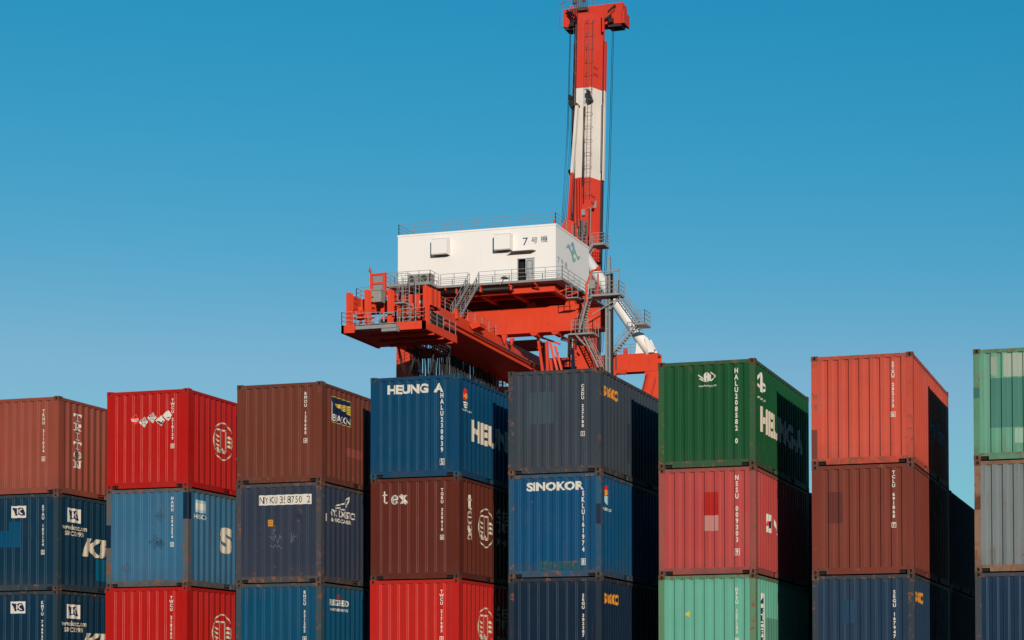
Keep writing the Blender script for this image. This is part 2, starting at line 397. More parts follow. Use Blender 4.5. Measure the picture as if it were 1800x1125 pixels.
def jj_mark(c):
    D = Decal(); cu, cv, r = 1.78, 1.42, 0.50
    D.stroke(circle(cu, cv, r, r, 0.05), 0.036)
    for ox in (-0.15, 0.10):
        D.stroke([(cu+ox-0.16, cv+0.30), (cu+ox+0.05, cv+0.30)], 0.045)
        D.rect(cu+ox-0.02, cv-0.22, cu+ox+0.06, cv+0.30)
        D.stroke([(cu+ox+0.02, cv-0.22), (cu+ox-0.03, cv-0.29), (cu+ox-0.10, cv-0.28), (cu+ox-0.13, cv-0.20)], 0.07)
    for k in range(3):
        z = cv+0.13-k*0.12
        D.poly([(cu-0.42, z), (cu-0.34, z+0.05), (cu-0.22, z-0.01), (cu-0.22, z-0.05), (cu-0.34, z-0.01)])
        D.poly([(cu+0.19, z), (cu+0.30, z+0.05), (cu+0.42, z+0.0), (cu+0.42, z-0.045), (cu+0.28, z-0.02)])
    D.build('emblem', 'S', [INK['cream']], c)
    D = Decal()
    D.text('锦江', 2.52, 4.35, 1.38, 2.02, 0.0); D.build('lettering', 'S', [INK['cream']], c); D = Decal(); D.text('JINJIANG', 2.42, 4.4, 1.02, 1.22, 0.01)
    D.build('lettering', 'S', [INK['cream']], c)

def k_flag(D, u0, v0, u1, v1, m_bg=0, m_fg=1):
    w, h = u1-u0, v1-v0; P = lambda a, b_: (u0+a*w, v0+b_*h)
    D.rect(u0, v0, u1, v1, m_bg)
    D.poly([P(.06,.86), P(.30,.82), P(.42,.78), P(.58,.86), P(.72,.84), P(.82,.55), P(.92,.20), P(.66,.18), P(.50,.28), P(.34,.22), P(.22,.16)], m_fg, 1)
    D.poly([P(.38,.74), P(.47,.74), P(.47,.32), P(.38,.32)], m_bg, 2)
    D.poly([P(.47,.52), P(.60,.76), P(.70,.76), P(.55,.50)], m_bg, 2); D.poly([P(.48,.54), P(.56,.56), P(.72,.30), P(.62,.30)], m_bg, 2)

def num(c, txt, u=1.965, vt=2.32, vb=1.02, w=0.068, off=0.035, ink='white'):
    u = 1.965
    D = Decal(); D.stack(txt, u, vt, vb, w, off); D.build('lettering', 'F', [INK[ink]], c)
def patch(c, face, rects, rgb, name='paint_patch', rust=0.15):
    D = Decal()
    for r_ in rects: D.rect(*r_)
    return D.build(name, face, [paint('patch_paint', rgb, rust=rust, dirt=0.2, bump=0)], c)

# ------------------------------------------------------------------ container builder
SX = [-11.519, -7.602, -3.771, 0.0, 3.744, 7.671, 11.487, 15.321]
SY = [-0.015, -0.041, -0.004, 0.038, 0.054, 0.002, -0.058, 0.025]
SZ = [10.363, 10.383, 10.385, 10.398, 10.369, 10.382, 10.323, 10.309]
SH = [0.005, 0.003, -0.003, -0.004, -0.005, 0.001, 0.005, 0.003]
def container(s, tier, row, rgb, label, rust=0.25, frame_rust=0.5, dirt=0.35, streak=0.3, fade=0.25, rough=0.42, edge=0.25, frame_rgb=None, _d=0, cast_rgb=None, bump=0.35):
    k = 1+SH[s-1]; h = H*k
    jx, jy = (0, 0) if row == 0 else (0.03, 0)
    e = empty('shipping_container', (SX[s-1]+jx+(rnd.uniform(-0.008, 0.008) if tier else 0), SY[s-1]+row*(L_+0.08)+(rnd.uniform(-0.012, 0.012) if tier else 0), SZ[s-1]-(tier+1)*h))
    if tier: e.rotation_euler = (0, 0, R(rnd.uniform(-0.12, 0.12)))
    e.scale = (1, 1, k)
    tag(e, label, 'shipping container', 'stacked shipping containers')
    fr = frame_rgb or rgb
    rough += 0.16
    if row: rough = 0.95
    P = paint('container_paint', rgb, rough, rust, dirt, streak, fade, bump=bump)
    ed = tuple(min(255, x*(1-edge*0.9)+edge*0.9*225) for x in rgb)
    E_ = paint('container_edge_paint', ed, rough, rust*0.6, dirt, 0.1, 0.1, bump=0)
    Fm = paint('container_frame_paint', fr, rough+0.08, frame_rust, dirt+0.15, streak, fade, bump=0.1)
    cr_ = cast_rgb or tuple(int(x*0.45+y*0.55) for x, y in zip(fr, (84, 62, 48)))
    Cm = paint('container_casting_paint', cr_, 0.65, min(1.0, frame_rust+0.25), 0.5, 0.2, 0.2, bump=0.2)
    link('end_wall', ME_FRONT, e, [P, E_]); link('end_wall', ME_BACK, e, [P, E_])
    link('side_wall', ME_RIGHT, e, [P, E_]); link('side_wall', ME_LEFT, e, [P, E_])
    link('roof', ME_ROOF, e, [P]); link('floor', ME_FLOOR, e, [Fm])
    for mm in ME_POST.values(): link('corner_post', mm, e, [Fm])
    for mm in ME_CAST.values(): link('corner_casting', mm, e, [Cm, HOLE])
    for mm in (ME_TRF, ME_TRB, ME_TRR, ME_TRL): link('top_rail', mm, e, [Fm])
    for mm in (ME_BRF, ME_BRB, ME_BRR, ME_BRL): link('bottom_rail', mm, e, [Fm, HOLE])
    return e

# ---- stack 1
c = container(1, 0, 0, (152,72,54), 'faded salmon brown container with tall white TRITON lettering, top of the leftmost stack', 0.1, 0.45, fade=0.4, edge=0.12)
num(c, 'TRHU 311054 6', 2.02, 2.25, 0.86)
D = Decal()
def serif(D, ch, u0, v0, u1, v1):
    w, h = u1-u0, v1-v0; r = lambda a, b_, c_, d: D.rect(u0+a*w, v0+b_*h, u0+c_*w, v0+d*h)
    pl = lambda *p: D.poly([(u0+a*w, v0+b_*h) for a, b_ in p])
    if ch == 'T': r(0,.82,1,1); r(0,.62,.14,.82); r(.86,.62,1,.82); r(.38,.12,.62,.82); r(.24,0,.76,.12)
    if ch == 'I': r(.3,.12,.7,.88) if False else r(.38,.12,.62,.88); r(.22,0,.78,.12); r(.22,.88,.78,1)
    if ch == 'R': r(.12,.12,.36,.88); r(0,0,.48,.12); r(0,.88,.70,1); r(.36,.42,.70,.54); r(.70,.50,.92,.92); pl((.46,.42),(.66,.42),(1,.0),(.76,.0)); r(.76,0,1,.1)
    if ch == 'O': D.stroke([(u0+w*(.5+.40*math.cos(R(a))), v0+h*(.5+.42*math.sin(R(a)))) for a in range(0, 361, 20)], w*0.19)
    if ch == 'N': r(.10,.12,.26,.88); r(0,0,.38,.12); r(0,.88,.34,1); pl((.10,1),(.34,1),(.90,0),(.68,0)); r(.76,.12,.90,.9); r(.62,.88,1,1)
for i, ch in enumerate('TRITON'): serif(D, ch, 0.70, 2.02-0.252*i, 1.04, 2.23-0.252*i)
D.build('lettering', 'S', [INK['white']], c)

def kmtc(c, prefix, dz):
    num(c, prefix, 1.965, 2.28+dz, 0.96+dz)
    D = Decal(); k_flag(D, 0.98, 1.96+dz, 1.44, 2.28+dz); D.build('emblem', 'F', [INK['white'], INK['navy']], c)
    D = Decal(); k_flag(D, 0.44, 1.86, 1.02, 2.24); D.build('emblem', 'S', [INK['white'], INK['navy']], c)
    D = Decal(); D.text('www.ekmtc.com', 0.20, 1.30, 1.66, 1.80, 0.02); D.build('lettering', 'S', [INK['cream']], c); D = Decal(); D.text('SINCE 1954', 0.36, 1.20, 1.50, 1.62, 0.02); D.build('lettering', 'S', [INK['cream']], c); D = Decal()
    D.text('KMTC', 1.14, 4.3, 0.98, 1.50, 0.045, 0.22); D.build('lettering', 'S', [INK['cream']], c)
c = container(1, 1, 0, (0,46,70), 'dark teal container with K flag and brighter blue repaint patches, middle of the leftmost stack', 0.12, 0.6, edge=0.22, frame_rgb=(40,62,72))
kmtc(c, 'ETAU 105134 2', 0)
patch(c, 'F', [(0.89,1.17,1.27,1.86)], (0,74,108)); patch(c, 'F', [(0.45,1.18,0.885,1.62)], (0,74,108))
patch(c, 'S', [(1.75,0.35,2.6,0.95)], (0,84,112))
c = container(1, 2, 0, (0,42,66), 'dark teal container with K flag but no patches, lowest seen in the leftmost stack', 0.15, 0.6, edge=0.22, frame_rgb=(40,60,70))
kmtc(c, 'KMTU 746932 1', 0.03)

# ---- stack 2
c = container(2, 0, 0, (180,18,10), 'bright red container with a row of hazard diamonds, top of the second stack', 0.0, 0.06, 0.1, 0.15, 0.12, 0.33, 0.30, cast_rgb=(176,26,18), bump=0.08)
num(c, 'TWCU 218139 0', 1.985, 2.33, 1.03); jj_mark(c)
def diamond(c, u, v, kind):
    D = Decal(); r_ = 0.142; D.poly([(u-r_,v),(u,v-r_),(u+r_,v),(u,v+r_)], 0)
    if kind == 'flame':
        D.poly([(u-0.05,v+0.03),(u,v+0.11),(u+0.05,v+0.03),(u,v+0.055)], 1, 1); D.rect(u-0.10,v-0.06,u+0.10,v+0.01,2,1); D.text('1993',u-0.085,u+0.085,v-0.05,v,0.0,m=1,layer=2); mats = [INK['coral'], INK['black'], INK['white']]
    elif kind == 'bars':
        for k in range(-3, 4):
            x = u+k*0.038
            D.poly([(x-0.010,v+0.01),(x+0.010,v+0.01),(x+0.010,v+0.132-abs(x+0.01-u)),(x-0.010,v+0.132-abs(x-0.01-u))], 1, 1)
        D.text('3082', u-0.075, u+0.075, v-0.06, v-0.01, 0.0, m=1, layer=1); D.text('9', u-0.015, u+0.015, v-0.12, v-0.08, 0, m=1, layer=1); mats = [INK['white'], INK['black']]
    elif kind == 'corr':
        D.poly([(u-0.11,v-0.012),(u-0.05,v-0.012),(u,v-0.05),(u+0.05,v-0.012),(u+0.11,v-0.012),(u,v-0.122)], 1, 1); D.text('8', u-0.015, u+0.015, v-0.12, v-0.085, 0, m=0, layer=2); mats = [INK['white'], INK['black']]
    else:
        D.poly([(u-0.055,v-0.07),(u+0.055,v-0.07),(u+0.02,v-0.03),(u,v-0.045)], 1, 1); mats = [INK['white'], INK['black']]
    D.build('hazard_placard', 'F', mats, c)
for u, v, k in ((0.84,1.84,'flame'), (1.10,1.755,'bars'), (1.35,1.86,'bars'), (1.60,1.775,'corr'), (1.81,1.90,'plain')): diamond(c, u, v, k)
c = container(2, 1, 0, (50,104,136), 'weathered steel blue container with big white S on its side, middle of second stack', 0.42, 0.9, 0.5, 0.4, 0.5, 0.5, 0.15, frame_rgb=(84,92,96))
num(c, 'HAHU 204254 3', 1.99, 2.35, 1.04)
D = Decal(); D.rect(0.42,1.97,0.94,2.30,0); D.rect(0.42,2.22,0.94,2.30,1,1); D.rect(0.42,1.97,0.94,2.04,1,1); D.build('emblem', 'S', [INK['white'], INK['pale']], c); D = Decal(); D.text('HASCO',0.36,0.96,1.80,1.93,0.02); D.build('lettering', 'S', [INK['white']], c)
D = Decal(); D.text('S', 1.60, 2.28, 0.98, 1.70, 0.06); D.build('lettering', 'S', [INK['cream']], c); D = Decal(); D.text('ITC', 2.50, 4.4, 0.98, 1.70, 0.05); D.build('lettering', 'S', [INK['cream']], c)
patch(c, 'F', [(2.29, 1.76, 2.43, 2.46)], (8,38,62), rust=0.0); patch(c, 'S', [(0.012, 1.76, 0.165, 2.46)], (8,38,62), rust=0.0)
patch(c, 'F', [(0.005, 1.05, 0.145, 1.65)], (8,38,62), rust=0.0)
def ghost(c, u, v, r_, rgb):
    D = Decal(); D.stroke([(u-r_,v),(u,v-r_),(u+r_,v),(u,v+r_)], r_*0.16, closed=True); D.poly([(u-r_*.7,v),(u,v-r_*.7),(u+r_*.7,v),(u,v+r_*.7)]); return D.build('placard_ghost', 'F', [paint('ghost_paint', rgb, rust=0.7, dirt=0.3, bump=0)], c)
ghost(c, 1.60, 1.86, 0.15, (48,90,112)); ghost(c, 1.45, 1.18, 0.17, (50,92,120)); ghost(c, 1.62, 1.12, 0.13, (46,84,108)); ghost(c, 0.62, 0.5, 0.14, (50,94,120))
c = container(2, 2, 0, (180,18,10), 'bright red container without hazard diamonds, lowest seen in the second stack', 0.0, 0.06, 0.1, 0.15, 0.12, 0.33, 0.30, cast_rgb=(176,26,18), bump=0.08)
num(c, 'TWCU 218362 5', 1.99, 2.34, 1.0); jj_mark(c)

# ---- stack 3
c = container(3, 0, 0, (112,54,38), 'maroon container with dark blue and yellow logo on its side, top of third stack', 0.15, 0.6, 0.3, 0.25, 0.3, edge=0.12, cast_rgb=(92,62,50))
num(c, 'BMOU 130680 4', 1.97, 2.33, 1.01)
D = Decal(); D.rect(0.53,1.62,1.64,2.30,2); D.rect(0.545,1.635,1.625,2.285,0,1)
D.poly([(0.56,1.66),(0.68,1.66),(0.65,1.95),(0.66,2.10),(0.60,2.20),(0.56,2.20)],1,2)
D.poly([(0.74,2.12),(1.625,2.17),(1.625,1.92),(1.3,1.98),(0.74,2.07)],2,2)
for k in range(4): D.rect(1.10,1.975+0.045*k,1.625,1.99+0.045*k,0,3)
D.text('BEACON', 0.66, 1.60, 1.66, 1.84, 0.01, m=1, layer=2)
D.build('emblem', 'S', [INK['navy'], INK['white'], INK['yellow']], c)
patch(c, 'S', [(1.36,0.82,2.35,1.06)], (140,72,60))
c = container(3, 1, 0, (46,55,72), 'dull slate navy container with white number strip and orange sticker, middle of third stack', 0.4, 0.95, 0.45, 0.5, 0.35, 0.55, 0.10, frame_rgb=(70,72,78))
D = Decal(); D.rect(0.66,2.02,2.14,2.28,0); D.text('NY KU 35 87 50', 0.68, 1.86, 2.06, 2.24, 0.0, m=1, layer=1)
D.text('2', 2.02, 2.10, 2.06, 2.24, 0.0, m=1, layer=1)
D.build('number_panel', 'F', [INK['white'], INK['black']], c)
D = Decal(); D.rect(0.92,1.47,1.04,1.64,0); D.text('LNG', 0.935, 1.025, 1.58, 1.62, 0, m=1, layer=1); D.text('EMPTY', 0.93, 1.03, 1.50, 1.54, 0, m=1, layer=1); D.build('sticker', 'F', [INK['orange'], INK['black']], c)
ghost(c, 1.82, 1.72, 0.17, (44,52,70))
scr = plain('chalk_grey', (96,104,120), 0.7)
D = Decal(); D.stroke([(1.02,1.36),(1.12,1.40),(1.03,1.28),(1.14,1.22),(1.02,1.18)], 0.014); D.stroke([(0.97,1.22),(1.06,1.10),(1.12,1.22),(1.2,1.02),(1.26,1.24),(1.30,1.12)], 0.014); D.build('scrawl', 'F', [scr], c)
D = Decal(); D.stroke([(0.98,0.98),(1.05,0.92),(1.10,1.0),(1.17,0.90),(1.22,0.98),(1.30,0.88)], 0.014); D.build('scrawl', 'F', [scr], c)
D = Decal(); D.stroke([(1.56,1.30),(1.56,1.02),(1.66,1.34),(1.64,1.06),(1.60,1.16),(1.74,1.2)], 0.014); D.build('scrawl', 'F', [scr], c)
D = Decal(); D.text('NYK LOGISTICS', 0.54, 1.96, 1.76, 1.94, 0.03); D.build('lettering', 'S', [INK['white']], c); D = Decal(); D.text('& MEGACARRIER', 0.62, 1.76, 1.62, 1.72, 0.03); D.build('lettering', 'S', [INK['white']], c); D = Decal()
D.stroke([(0.80,1.98),(0.92,2.06),(1.30,2.14),(1.42,2.24),(1.60,2.34),(1.52,2.16),(1.36,2.06)], 0.035); D.stroke([(0.84,1.97),(1.1,2.02),(1.06,1.96)], 0.03); D.stroke([(1.14,1.98),(1.36,1.98),(1.50,2.10)], 0.03)
D.build('emblem', 'S', [INK['white']], c); D = Decal(); D.rect(0.27,1.60,0.39,1.80); D.build('paint_patch', 'S', [INK['white']], c)
c = container(3, 2, 0, (0,72,104), 'medium blue container with rusty posts, lowest seen in the third stack from the left', 0.25, 0.85, 0.35, 0.35, 0.25, edge=0.15, frame_rgb=(60,78,84))
num(c, 'BHCU 321205 4', 1.98, 2.38, 1.08)
D = Decal(); D.text('BRIDGEHEAD', 0.48, 1.56, 2.02, 2.18, 0.03); D.build('lettering', 'S', [INK['white']], c); D = Decal(); D.text('CONTAINER SERVICES', 0.50, 1.54, 1.88, 1.95, 0.02); D.build('lettering', 'S', [INK['white']], c)
D = Decal(); D.poly([(0.80,2.22),(1.02,2.34),(1.24,2.22)]); D.build('emblem', 'S', [plain('dull_red', (120,50,50), 0.6)], c)

# ---- stack 4
c = container(4, 0, 0, (0,64,98), 'deep blue container with white HEUNG A lettering on its end, top of fourth stack', 0.05, 0.15, 0.2, 0.2, 0.2, 0.38, 0.12, cast_rgb=(30,80,104))
D = Decal(); D.text('HEUNG  A', 0.47, 2.00, 2.14, 2.38, 0.045); D.build('lettering', 'F', [INK['white']], c)
D = Decal(); D.stack('HALU230039 5', 1.965, 2.12, 0.28, 0.080, 0.035); D.build('lettering', 'F', [INK['white']], c)
D = Decal(); D.poly([(0.34,1.98),(0.62,1.98),(0.66,2.10),(0.58,2.24),(0.42,2.28),(0.34,2.20)],0); D.text('HA',0.37,0.58,2.02,2.16,0.03,m=1,layer=1)
for k in range(3): D.poly([(0.34+0.03*k,1.94-0.06*k),(0.66-0.03*k,1.94-0.06*k),(0.64-0.03*k,1.90-0.06*k),(0.36+0.03*k,1.90-0.06*k)],2)
D.build('emblem', 'S', [INK['red'], INK['yellow'], INK['white']], c)
D = Decal(); D.text('www.heung-a.com', 0.20, 0.92, 1.68, 1.76, 0.02); D.build('lettering', 'S', [INK['cream']], c)
D = Decal(); D.text('HEUNG-A', 0.80, 5.1, 0.98, 1.56, 0.055); D.build('lettering', 'S', [INK['cream']], c)
def tex_mark(c):
    D = Decal()
    def t(u, v, h):
        D.rect(u+.05*h,v+.12*h,u+.23*h,v+.95*h); D.rect(u-.05*h,v+.62*h,u+.38*h,v+.70*h); D.stroke([(u+.14*h,v+.12*h),(u+.24*h,v+.04*h),(u+.38*h,v+.1*h)],.1*h)
    t(0.33,1.94,0.34)
    D.stroke(circle(0.66,2.04,0.085,0.095,0.04,14,20,320),0.06); D.rect(0.58,2.025,0.75,2.06)
    D.stroke([(0.82,2.14),(0.98,1.95)],0.09); D.stroke([(0.97,2.14),(0.83,1.95)],0.04)
    for a in (0.84,0.96):
        D.rect(a-0.05,2.125,a+0.05,2.145); D.rect(a-0.05,1.94,a+0.05,1.96)
    D.build('lettering', 'F', [INK['white']], c)
    D = Decal(); h = 0.36
    D.rect(0.66,1.86,0.74,2.18); D.rect(0.58,2.04,0.88,2.08); D.stroke([(0.70,1.86),(0.76,1.81),(0.86,1.86)],0.05)
    D.stroke(circle(0.73,1.60,0.12,0.14,0.04,16,20,320),0.06); D.rect(0.62,1.59,0.85,1.63)
    D.stroke([(0.62,1.37),(0.86,1.06)],0.10); D.stroke([(0.84,1.37),(0.62,1.06)],0.04)
    for a in (0.64,0.83): D.rect(a-0.07,1.36,a+0.07,1.39); D.rect(a-0.07,1.04,a+0.07,1.07)
    D.build('lettering', 'S', [INK['cream']], c)
c = container(4, 1, 0, (94,36,22), 'dark oxblood brown container with white tex lettering, middle of the fourth stack', 0.06, 0.4, 0.25, 0.2, 0.2, 0.40, 0.22, cast_rgb=(84,52,44))
num(c, 'TGBU 350610 6', 1.99, 2.29, 0.99); tex_mark(c); jj_mark(c)
c = container(4, 2, 0, (190,28,18), 'bright red container with pale scuffs, lowest seen in the fourth stack', 0.02, 0.08, 0.12, 0.15, 0.15, 0.34, 0.28, cast_rgb=(178,30,20), bump=0.08)
num(c, 'TWCU 217685 5', 1.975, 2.31, 1.02); jj_mark(c)

# ---- stack 5
def seaco(c):
    D = Decal(); D.text('seaco', 0.27, 1.42, 1.93, 2.20, 0.035); D.build('lettering', 'S', [INK['orange']], c)
c = container(5, 0, 0, (54,64,74), 'charcoal grey container with orange lettering on its side, top of the fifth stack', 0.22, 0.8, 0.4, 0.45, 0.45, 0.5, 0.12)
num(c, 'CXDU 237780 1', 1.96, 2.19, 0.90); seaco(c)
patch(c, 'F', [(0.55,1.25,1.2,2.05)], (64,78,86)); patch(c, 'S', [(2.1,0.5,2.5,1.5)], (48,58,68))
c = container(5, 1, 0, (0,72,112), 'vivid blue container with white SINOKOR lettering, middle of the fifth stack', 0.32, 0.75, 0.5, 0.4, 0.25, 0.42, 0.15, frame_rgb=(40,84,112))
D = Decal(); D.text('SINOKOR', 0.48, 1.98, 2.16, 2.38, 0.04); D.build('lettering', 'F', [INK['white']], c)
D = Decal(); D.stack('SKLU161974 8', 1.965, 2.13, 0.28, 0.075, 0.035); D.build('lettering', 'F', [INK['white']], c)
D = Decal(); D.poly([(0.34,2.03),(0.66,2.03),(0.64,2.2),(0.50,2.32),(0.36,2.24)],0); D.poly([(0.34,2.03),(0.66,2.03),(0.60,1.86),(0.48,1.80),(0.36,1.90)],1); D.text('SK',0.38,0.60,2.05,2.18,0.03,m=2,layer=1)
D.build('emblem', 'S', [INK['red'], INK['pale'], INK['yellow']], c)
D = Decal(); D.text('www.sinokor.co.kr', 0.12, 0.92, 1.66, 1.76, 0.02); D.build('lettering', 'S', [INK['white']], c)
patch(c, 'F', [(2.30,1.3,2.425,1.8)], (36,48,66))
patch(c, 'F', [(0.80,0.19,1.86,0.40)], (34,84,96), rust=0.8)
c = container(5, 2, 0, (8,32,54), 'very dark navy container with orange side lettering, lowest seen in the fifth stack', 0.12, 0.6, 0.3, 0.2, 0.2, 0.36, 0.22, frame_rgb=(34,46,58))
num(c, 'SEGU 382387 0', 1.97, 2.17, 0.88); seaco(c)

# ---- stack 6
c = container(6, 0, 0, (18,80,42), 'forest green container with white winged H mark, top of the sixth stack', 0.22, 0.7, 0.3, 0.4, 0.3, 0.45, 0.10, frame_rgb=(50,90,56), cast_rgb=(92,66,44))
D = Decal(); D.stack('HALU208582 0', 1.965, 2.37, 0.52, 0.085, 0.035, box=False); D.build('lettering', 'F', [INK['white']], c); D = Decal()
D.stroke([(1.02,2.24),(1.12,2.16)], 0.03); D.stroke([(1.04,2.16),(1.18,2.08)], 0.03)
D.poly([(1.13,2.24),(1.22,2.31),(1.22,2.06),(1.13,2.12)]); D.poly([(1.24,2.31),(1.32,2.24),(1.32,2.12),(1.24,2.06)]); D.rect(1.22,2.17,1.24,2.21)
D.stroke([(1.32,2.30),(1.45,2.20),(1.32,2.10)], 0.03); D.build('emblem', 'F', [INK['white']], c); D = Decal(); D.text('www.heung-a.com', 1.02, 1.47, 1.94, 2.01, 0.01)
D.build('lettering', 'F', [INK['white']], c)
D = Decal(); D.stroke([(0.32,2.10),(0.52,2.30)],0.07); D.poly([(0.52,2.32),(0.72,2.36),(0.80,2.24),(0.80,1.86),(0.56,1.90)]); D.stroke([(0.80,2.18),(1.16,2.02),(0.80,1.90)],0.07); D.stroke([(0.32,2.06),(0.56,1.92)],0.06)
D.build('emblem', 'S', [INK['white']], c); D = Decal(); D.text('www.heung-a.com', 0.26, 1.2, 1.66, 1.76, 0.02); D.build('lettering', 'S', [INK['white']], c)
D = Decal(); D.text('HEUNG-A', 0.58, 5.35, 0.90, 1.54, 0.06); D.build('lettering', 'S', [INK['cream']], c)
c = container(6, 1, 0, (184,68,64), 'coral pink container with a red and a pale square patch, middle of sixth stack', 0.25, 0.75, 0.3, 0.4, 0.45, 0.5, 0.12, frame_rgb=(160,78,70), cast_rgb=(100,66,52))
D = Decal(); D.stack('NSSU 009303 9', 1.965, 2.38, 0.44, 0.080, 0.03); D.build('lettering', 'F', [INK['white']], c)
patch(c, 'F', [(1.15,1.43,1.51,1.99)], (176,34,26)); patch(c, 'F', [(1.13,1.05,1.50,1.425)], (196,132,122))
D = Decal(); D.rect(1.10,1.10,1.74,1.55,0); D.poly([(1.2,1.25),(1.34,1.25),(1.38,1.36),(1.26,1.38)],1,1); D.poly([(1.42,1.20),(1.58,1.22),(1.60,1.42),(1.46,1.36)],2,1)
D.stroke([(1.98,1.50),(2.3,1.12)],0.10,0); D.build('emblem', 'S', [INK['white'], INK['coral'], INK['navy']], c)
c = container(6, 2, 0, (98,172,146), 'mint green container with rust streaked posts, lowest seen in the sixth stack', 0.2, 0.9, 0.3, 0.35, 0.35, 0.5, 0.10, frame_rgb=(96,134,100), cast_rgb=(92,66,44))
num(c, 'DFSU 127153 0', 1.985, 2.26, 0.94, 0.065)
D = Decal(); D.poly([(0.66,1.64),(0.78,1.72),(0.78,1.57)]); D.build('sticker', 'F', [INK['yellow']], c)
D = Decal(); D.rect(0.54,0.5,0.98,2.16,0); D.stack('FLORENS', 0.76, 1.80, 0.55, 0.26, 0.02, box=False, bm=1, layer=1); D.poly([(0.62,1.90),(0.90,1.90),(0.76,2.08)],1,1)
D.build('name_panel', 'S', [INK['white'], INK['blue']], c)
patch(c, 'S', [(1.14,0.5,2.6,1.58)], (84,140,118))

# ---- stack 7
c = container(7, 0, 0, (203,80,60), 'faded orange red container with rust stained posts, top of the seventh stack', 0.42, 0.95, 0.45, 0.45, 0.4, 0.5, 0.10, cast_rgb=(120,66,50))
num(c, 'STXU 202175 6', 1.965, 2.38, 1.08, 0.07)
D = Decal(); D.text('Far East', 2.70, 5.45, 1.02, 1.50, 0.02); D.build('lettering', 'S', [plain('ink_dim_blue', (70,110,140), 0.6)], c)  # blue ink, darkened so the lettering looks dim on the shaded side
patch(c, 'F', [(0.004,0.15,0.146,0.85)], (120,60,48))
c = container(7, 1, 0, (122,54,40), 'matt chestnut brown container with a darker square patch, middle of the seventh stack', 0.1, 0.5, 0.25, 0.3, 0.35, 0.5, 0.12, cast_rgb=(104,62,50))
num(c, 'TCLU 691868 7', 1.965, 2.41, 1.08, 0.07)
patch(c, 'F', [(0.40,1.22,0.75,1.96)], (102,48,42))
c = container(7, 2, 0, (28,54,78), 'dark slate blue container with orange side lettering, lowest seen in the seventh stack', 0.18, 0.75, 0.35, 0.3, 0.35, 0.45, 0.16, frame_rgb=(52,62,70))
num(c, 'SEGU 167947 2', 2.0, 2.21, 0.86, 0.07); seaco(c)
patch(c, 'F', [(0.72,1.45,1.02,2.0)], (38,68,92))

# ---- stack 8 (cut by the right edge of the frame)
c = container(8, 0, 0, (98,160,132), 'mint green container with pale repaint blocks, top of the stack at the right edge', 0.4, 0.8, 0.35, 0.4, 0.5, 0.5, 0.15, frame_rgb=(92,142,112), cast_rgb=(98,76,54))
patch(c, 'F', [(0.40,1.95,0.56,2.40)], (150,166,146), rust=0.5); patch(c, 'F', [(0.70,1.92,2.2,2.46)], (166,178,160), rust=0.5)
patch(c, 'F', [(0.38,0.75,2.2,1.90)], (72,128,112), rust=0.3); patch(c, 'F', [(0.95,0.38,1.6,0.72)], (150,182,160), rust=0.3); patch(c, 'F', [(0.005,1.45,0.146,1.70)], (60,112,100))
c = container(8, 1, 0, (120,128,128), 'weathered grey container with brown rusty post, middle of the stack at the right edge', 0.55, 1.0, 0.5, 0.75, 0.5, 0.6, 0.12, frame_rgb=(140,108,86), cast_rgb=(110,72,54))
patch(c, 'F', [(0.005,1.45,0.146,1.80)], (96,56,36), rust=1.0)
c = container(8, 2, 0, (8,42,70), 'dark blue container under the weathered grey one, lowest at the right edge', 0.12, 0.7, 0.3, 0.25, 0.25, 0.4, 0.32, frame_rgb=(60,66,72))

# ---- bottom tier, below the picture, that carries the stacks, and the second row behind stacks six and seven
low = [(110,50,44),(0,70,104),(150,40,34),(40,60,84),(100,60,50),(30,80,56),(70,76,80),(120,60,48)]
ordn = ['first','second','third','fourth','fifth','sixth','seventh','eighth']
for i in range(8):
    container(i+1, 3, 0, low[i], f'container standing on the ground under the {ordn[i]} stack from the left', 0.2, 0.5)
for s_, cols in ((6, ((30,32,36),(34,28,28),(30,34,40))), (7, ((28,30,34),(32,28,28),(28,32,38)))):  # near-black base colours put the deep shade of the gap into the paint
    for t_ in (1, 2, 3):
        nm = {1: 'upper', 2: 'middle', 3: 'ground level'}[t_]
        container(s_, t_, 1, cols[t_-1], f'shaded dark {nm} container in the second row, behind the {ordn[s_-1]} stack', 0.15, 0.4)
# ------------------------------------------------------------------ container crane
RED = paint('crane_red', (230,72,40), 0.5, 0.12, 0.05, 0.28, 0.22, scale=0.45, bump=0.05, zr=(-50, 500))
BOOMR = paint('boom_red', (220,62,42), 0.5, 0.08, 0.05, 0.25, 0.25, scale=0.4, bump=0.05, zr=(-50, 500))
BOOMW = paint('boom_white', (232,222,210), 0.5, 0.30, 0.05, 0.30, 0.15, scale=0.45, bump=0.05, zr=(-50, 500))
WHT = paint('house_white', (248,242,235), 0.5, 0.0, 0.03, 0.05, 0.05, scale=0.3, bump=0.04, zr=(-50, 500))
GAL = plain('galvanised_steel', (158,156,152), 0.5, metallic=0.2)
DGR = plain('dark_rail_steel', (62,48,44), 0.7)
BLK = plain('cable_black', (30,26,26), 0.6)
BRN = plain('trolley_tan', (120,96,80), 0.7)
GLS = plain('window_glass', (20,30,36), 0.12)
GRY = plain('cabinet_grey', (150,148,140), 0.6)
TXT = plain('marking_blue_grey', (62,72,100), 0.6)
EB = plain('emblem_blue', (150,178,198), 0.6); EG = plain('emblem_green', (142,196,158), 0.6)
crane = empty('container_crane', (-47.6, 124, 0))
tag(crane, 'orange red quay crane with raised red and white boom and white machinery house', 'crane')
CO = Vector((-47.6, 124, 0))
def shift(o): o.location = -CO; return o
def part(mb, name, mats, parent=None, smooth=False):
    o = mb.build(name, mats, parent or crane, smooth)
    if parent is None: o.location = -CO
    return o
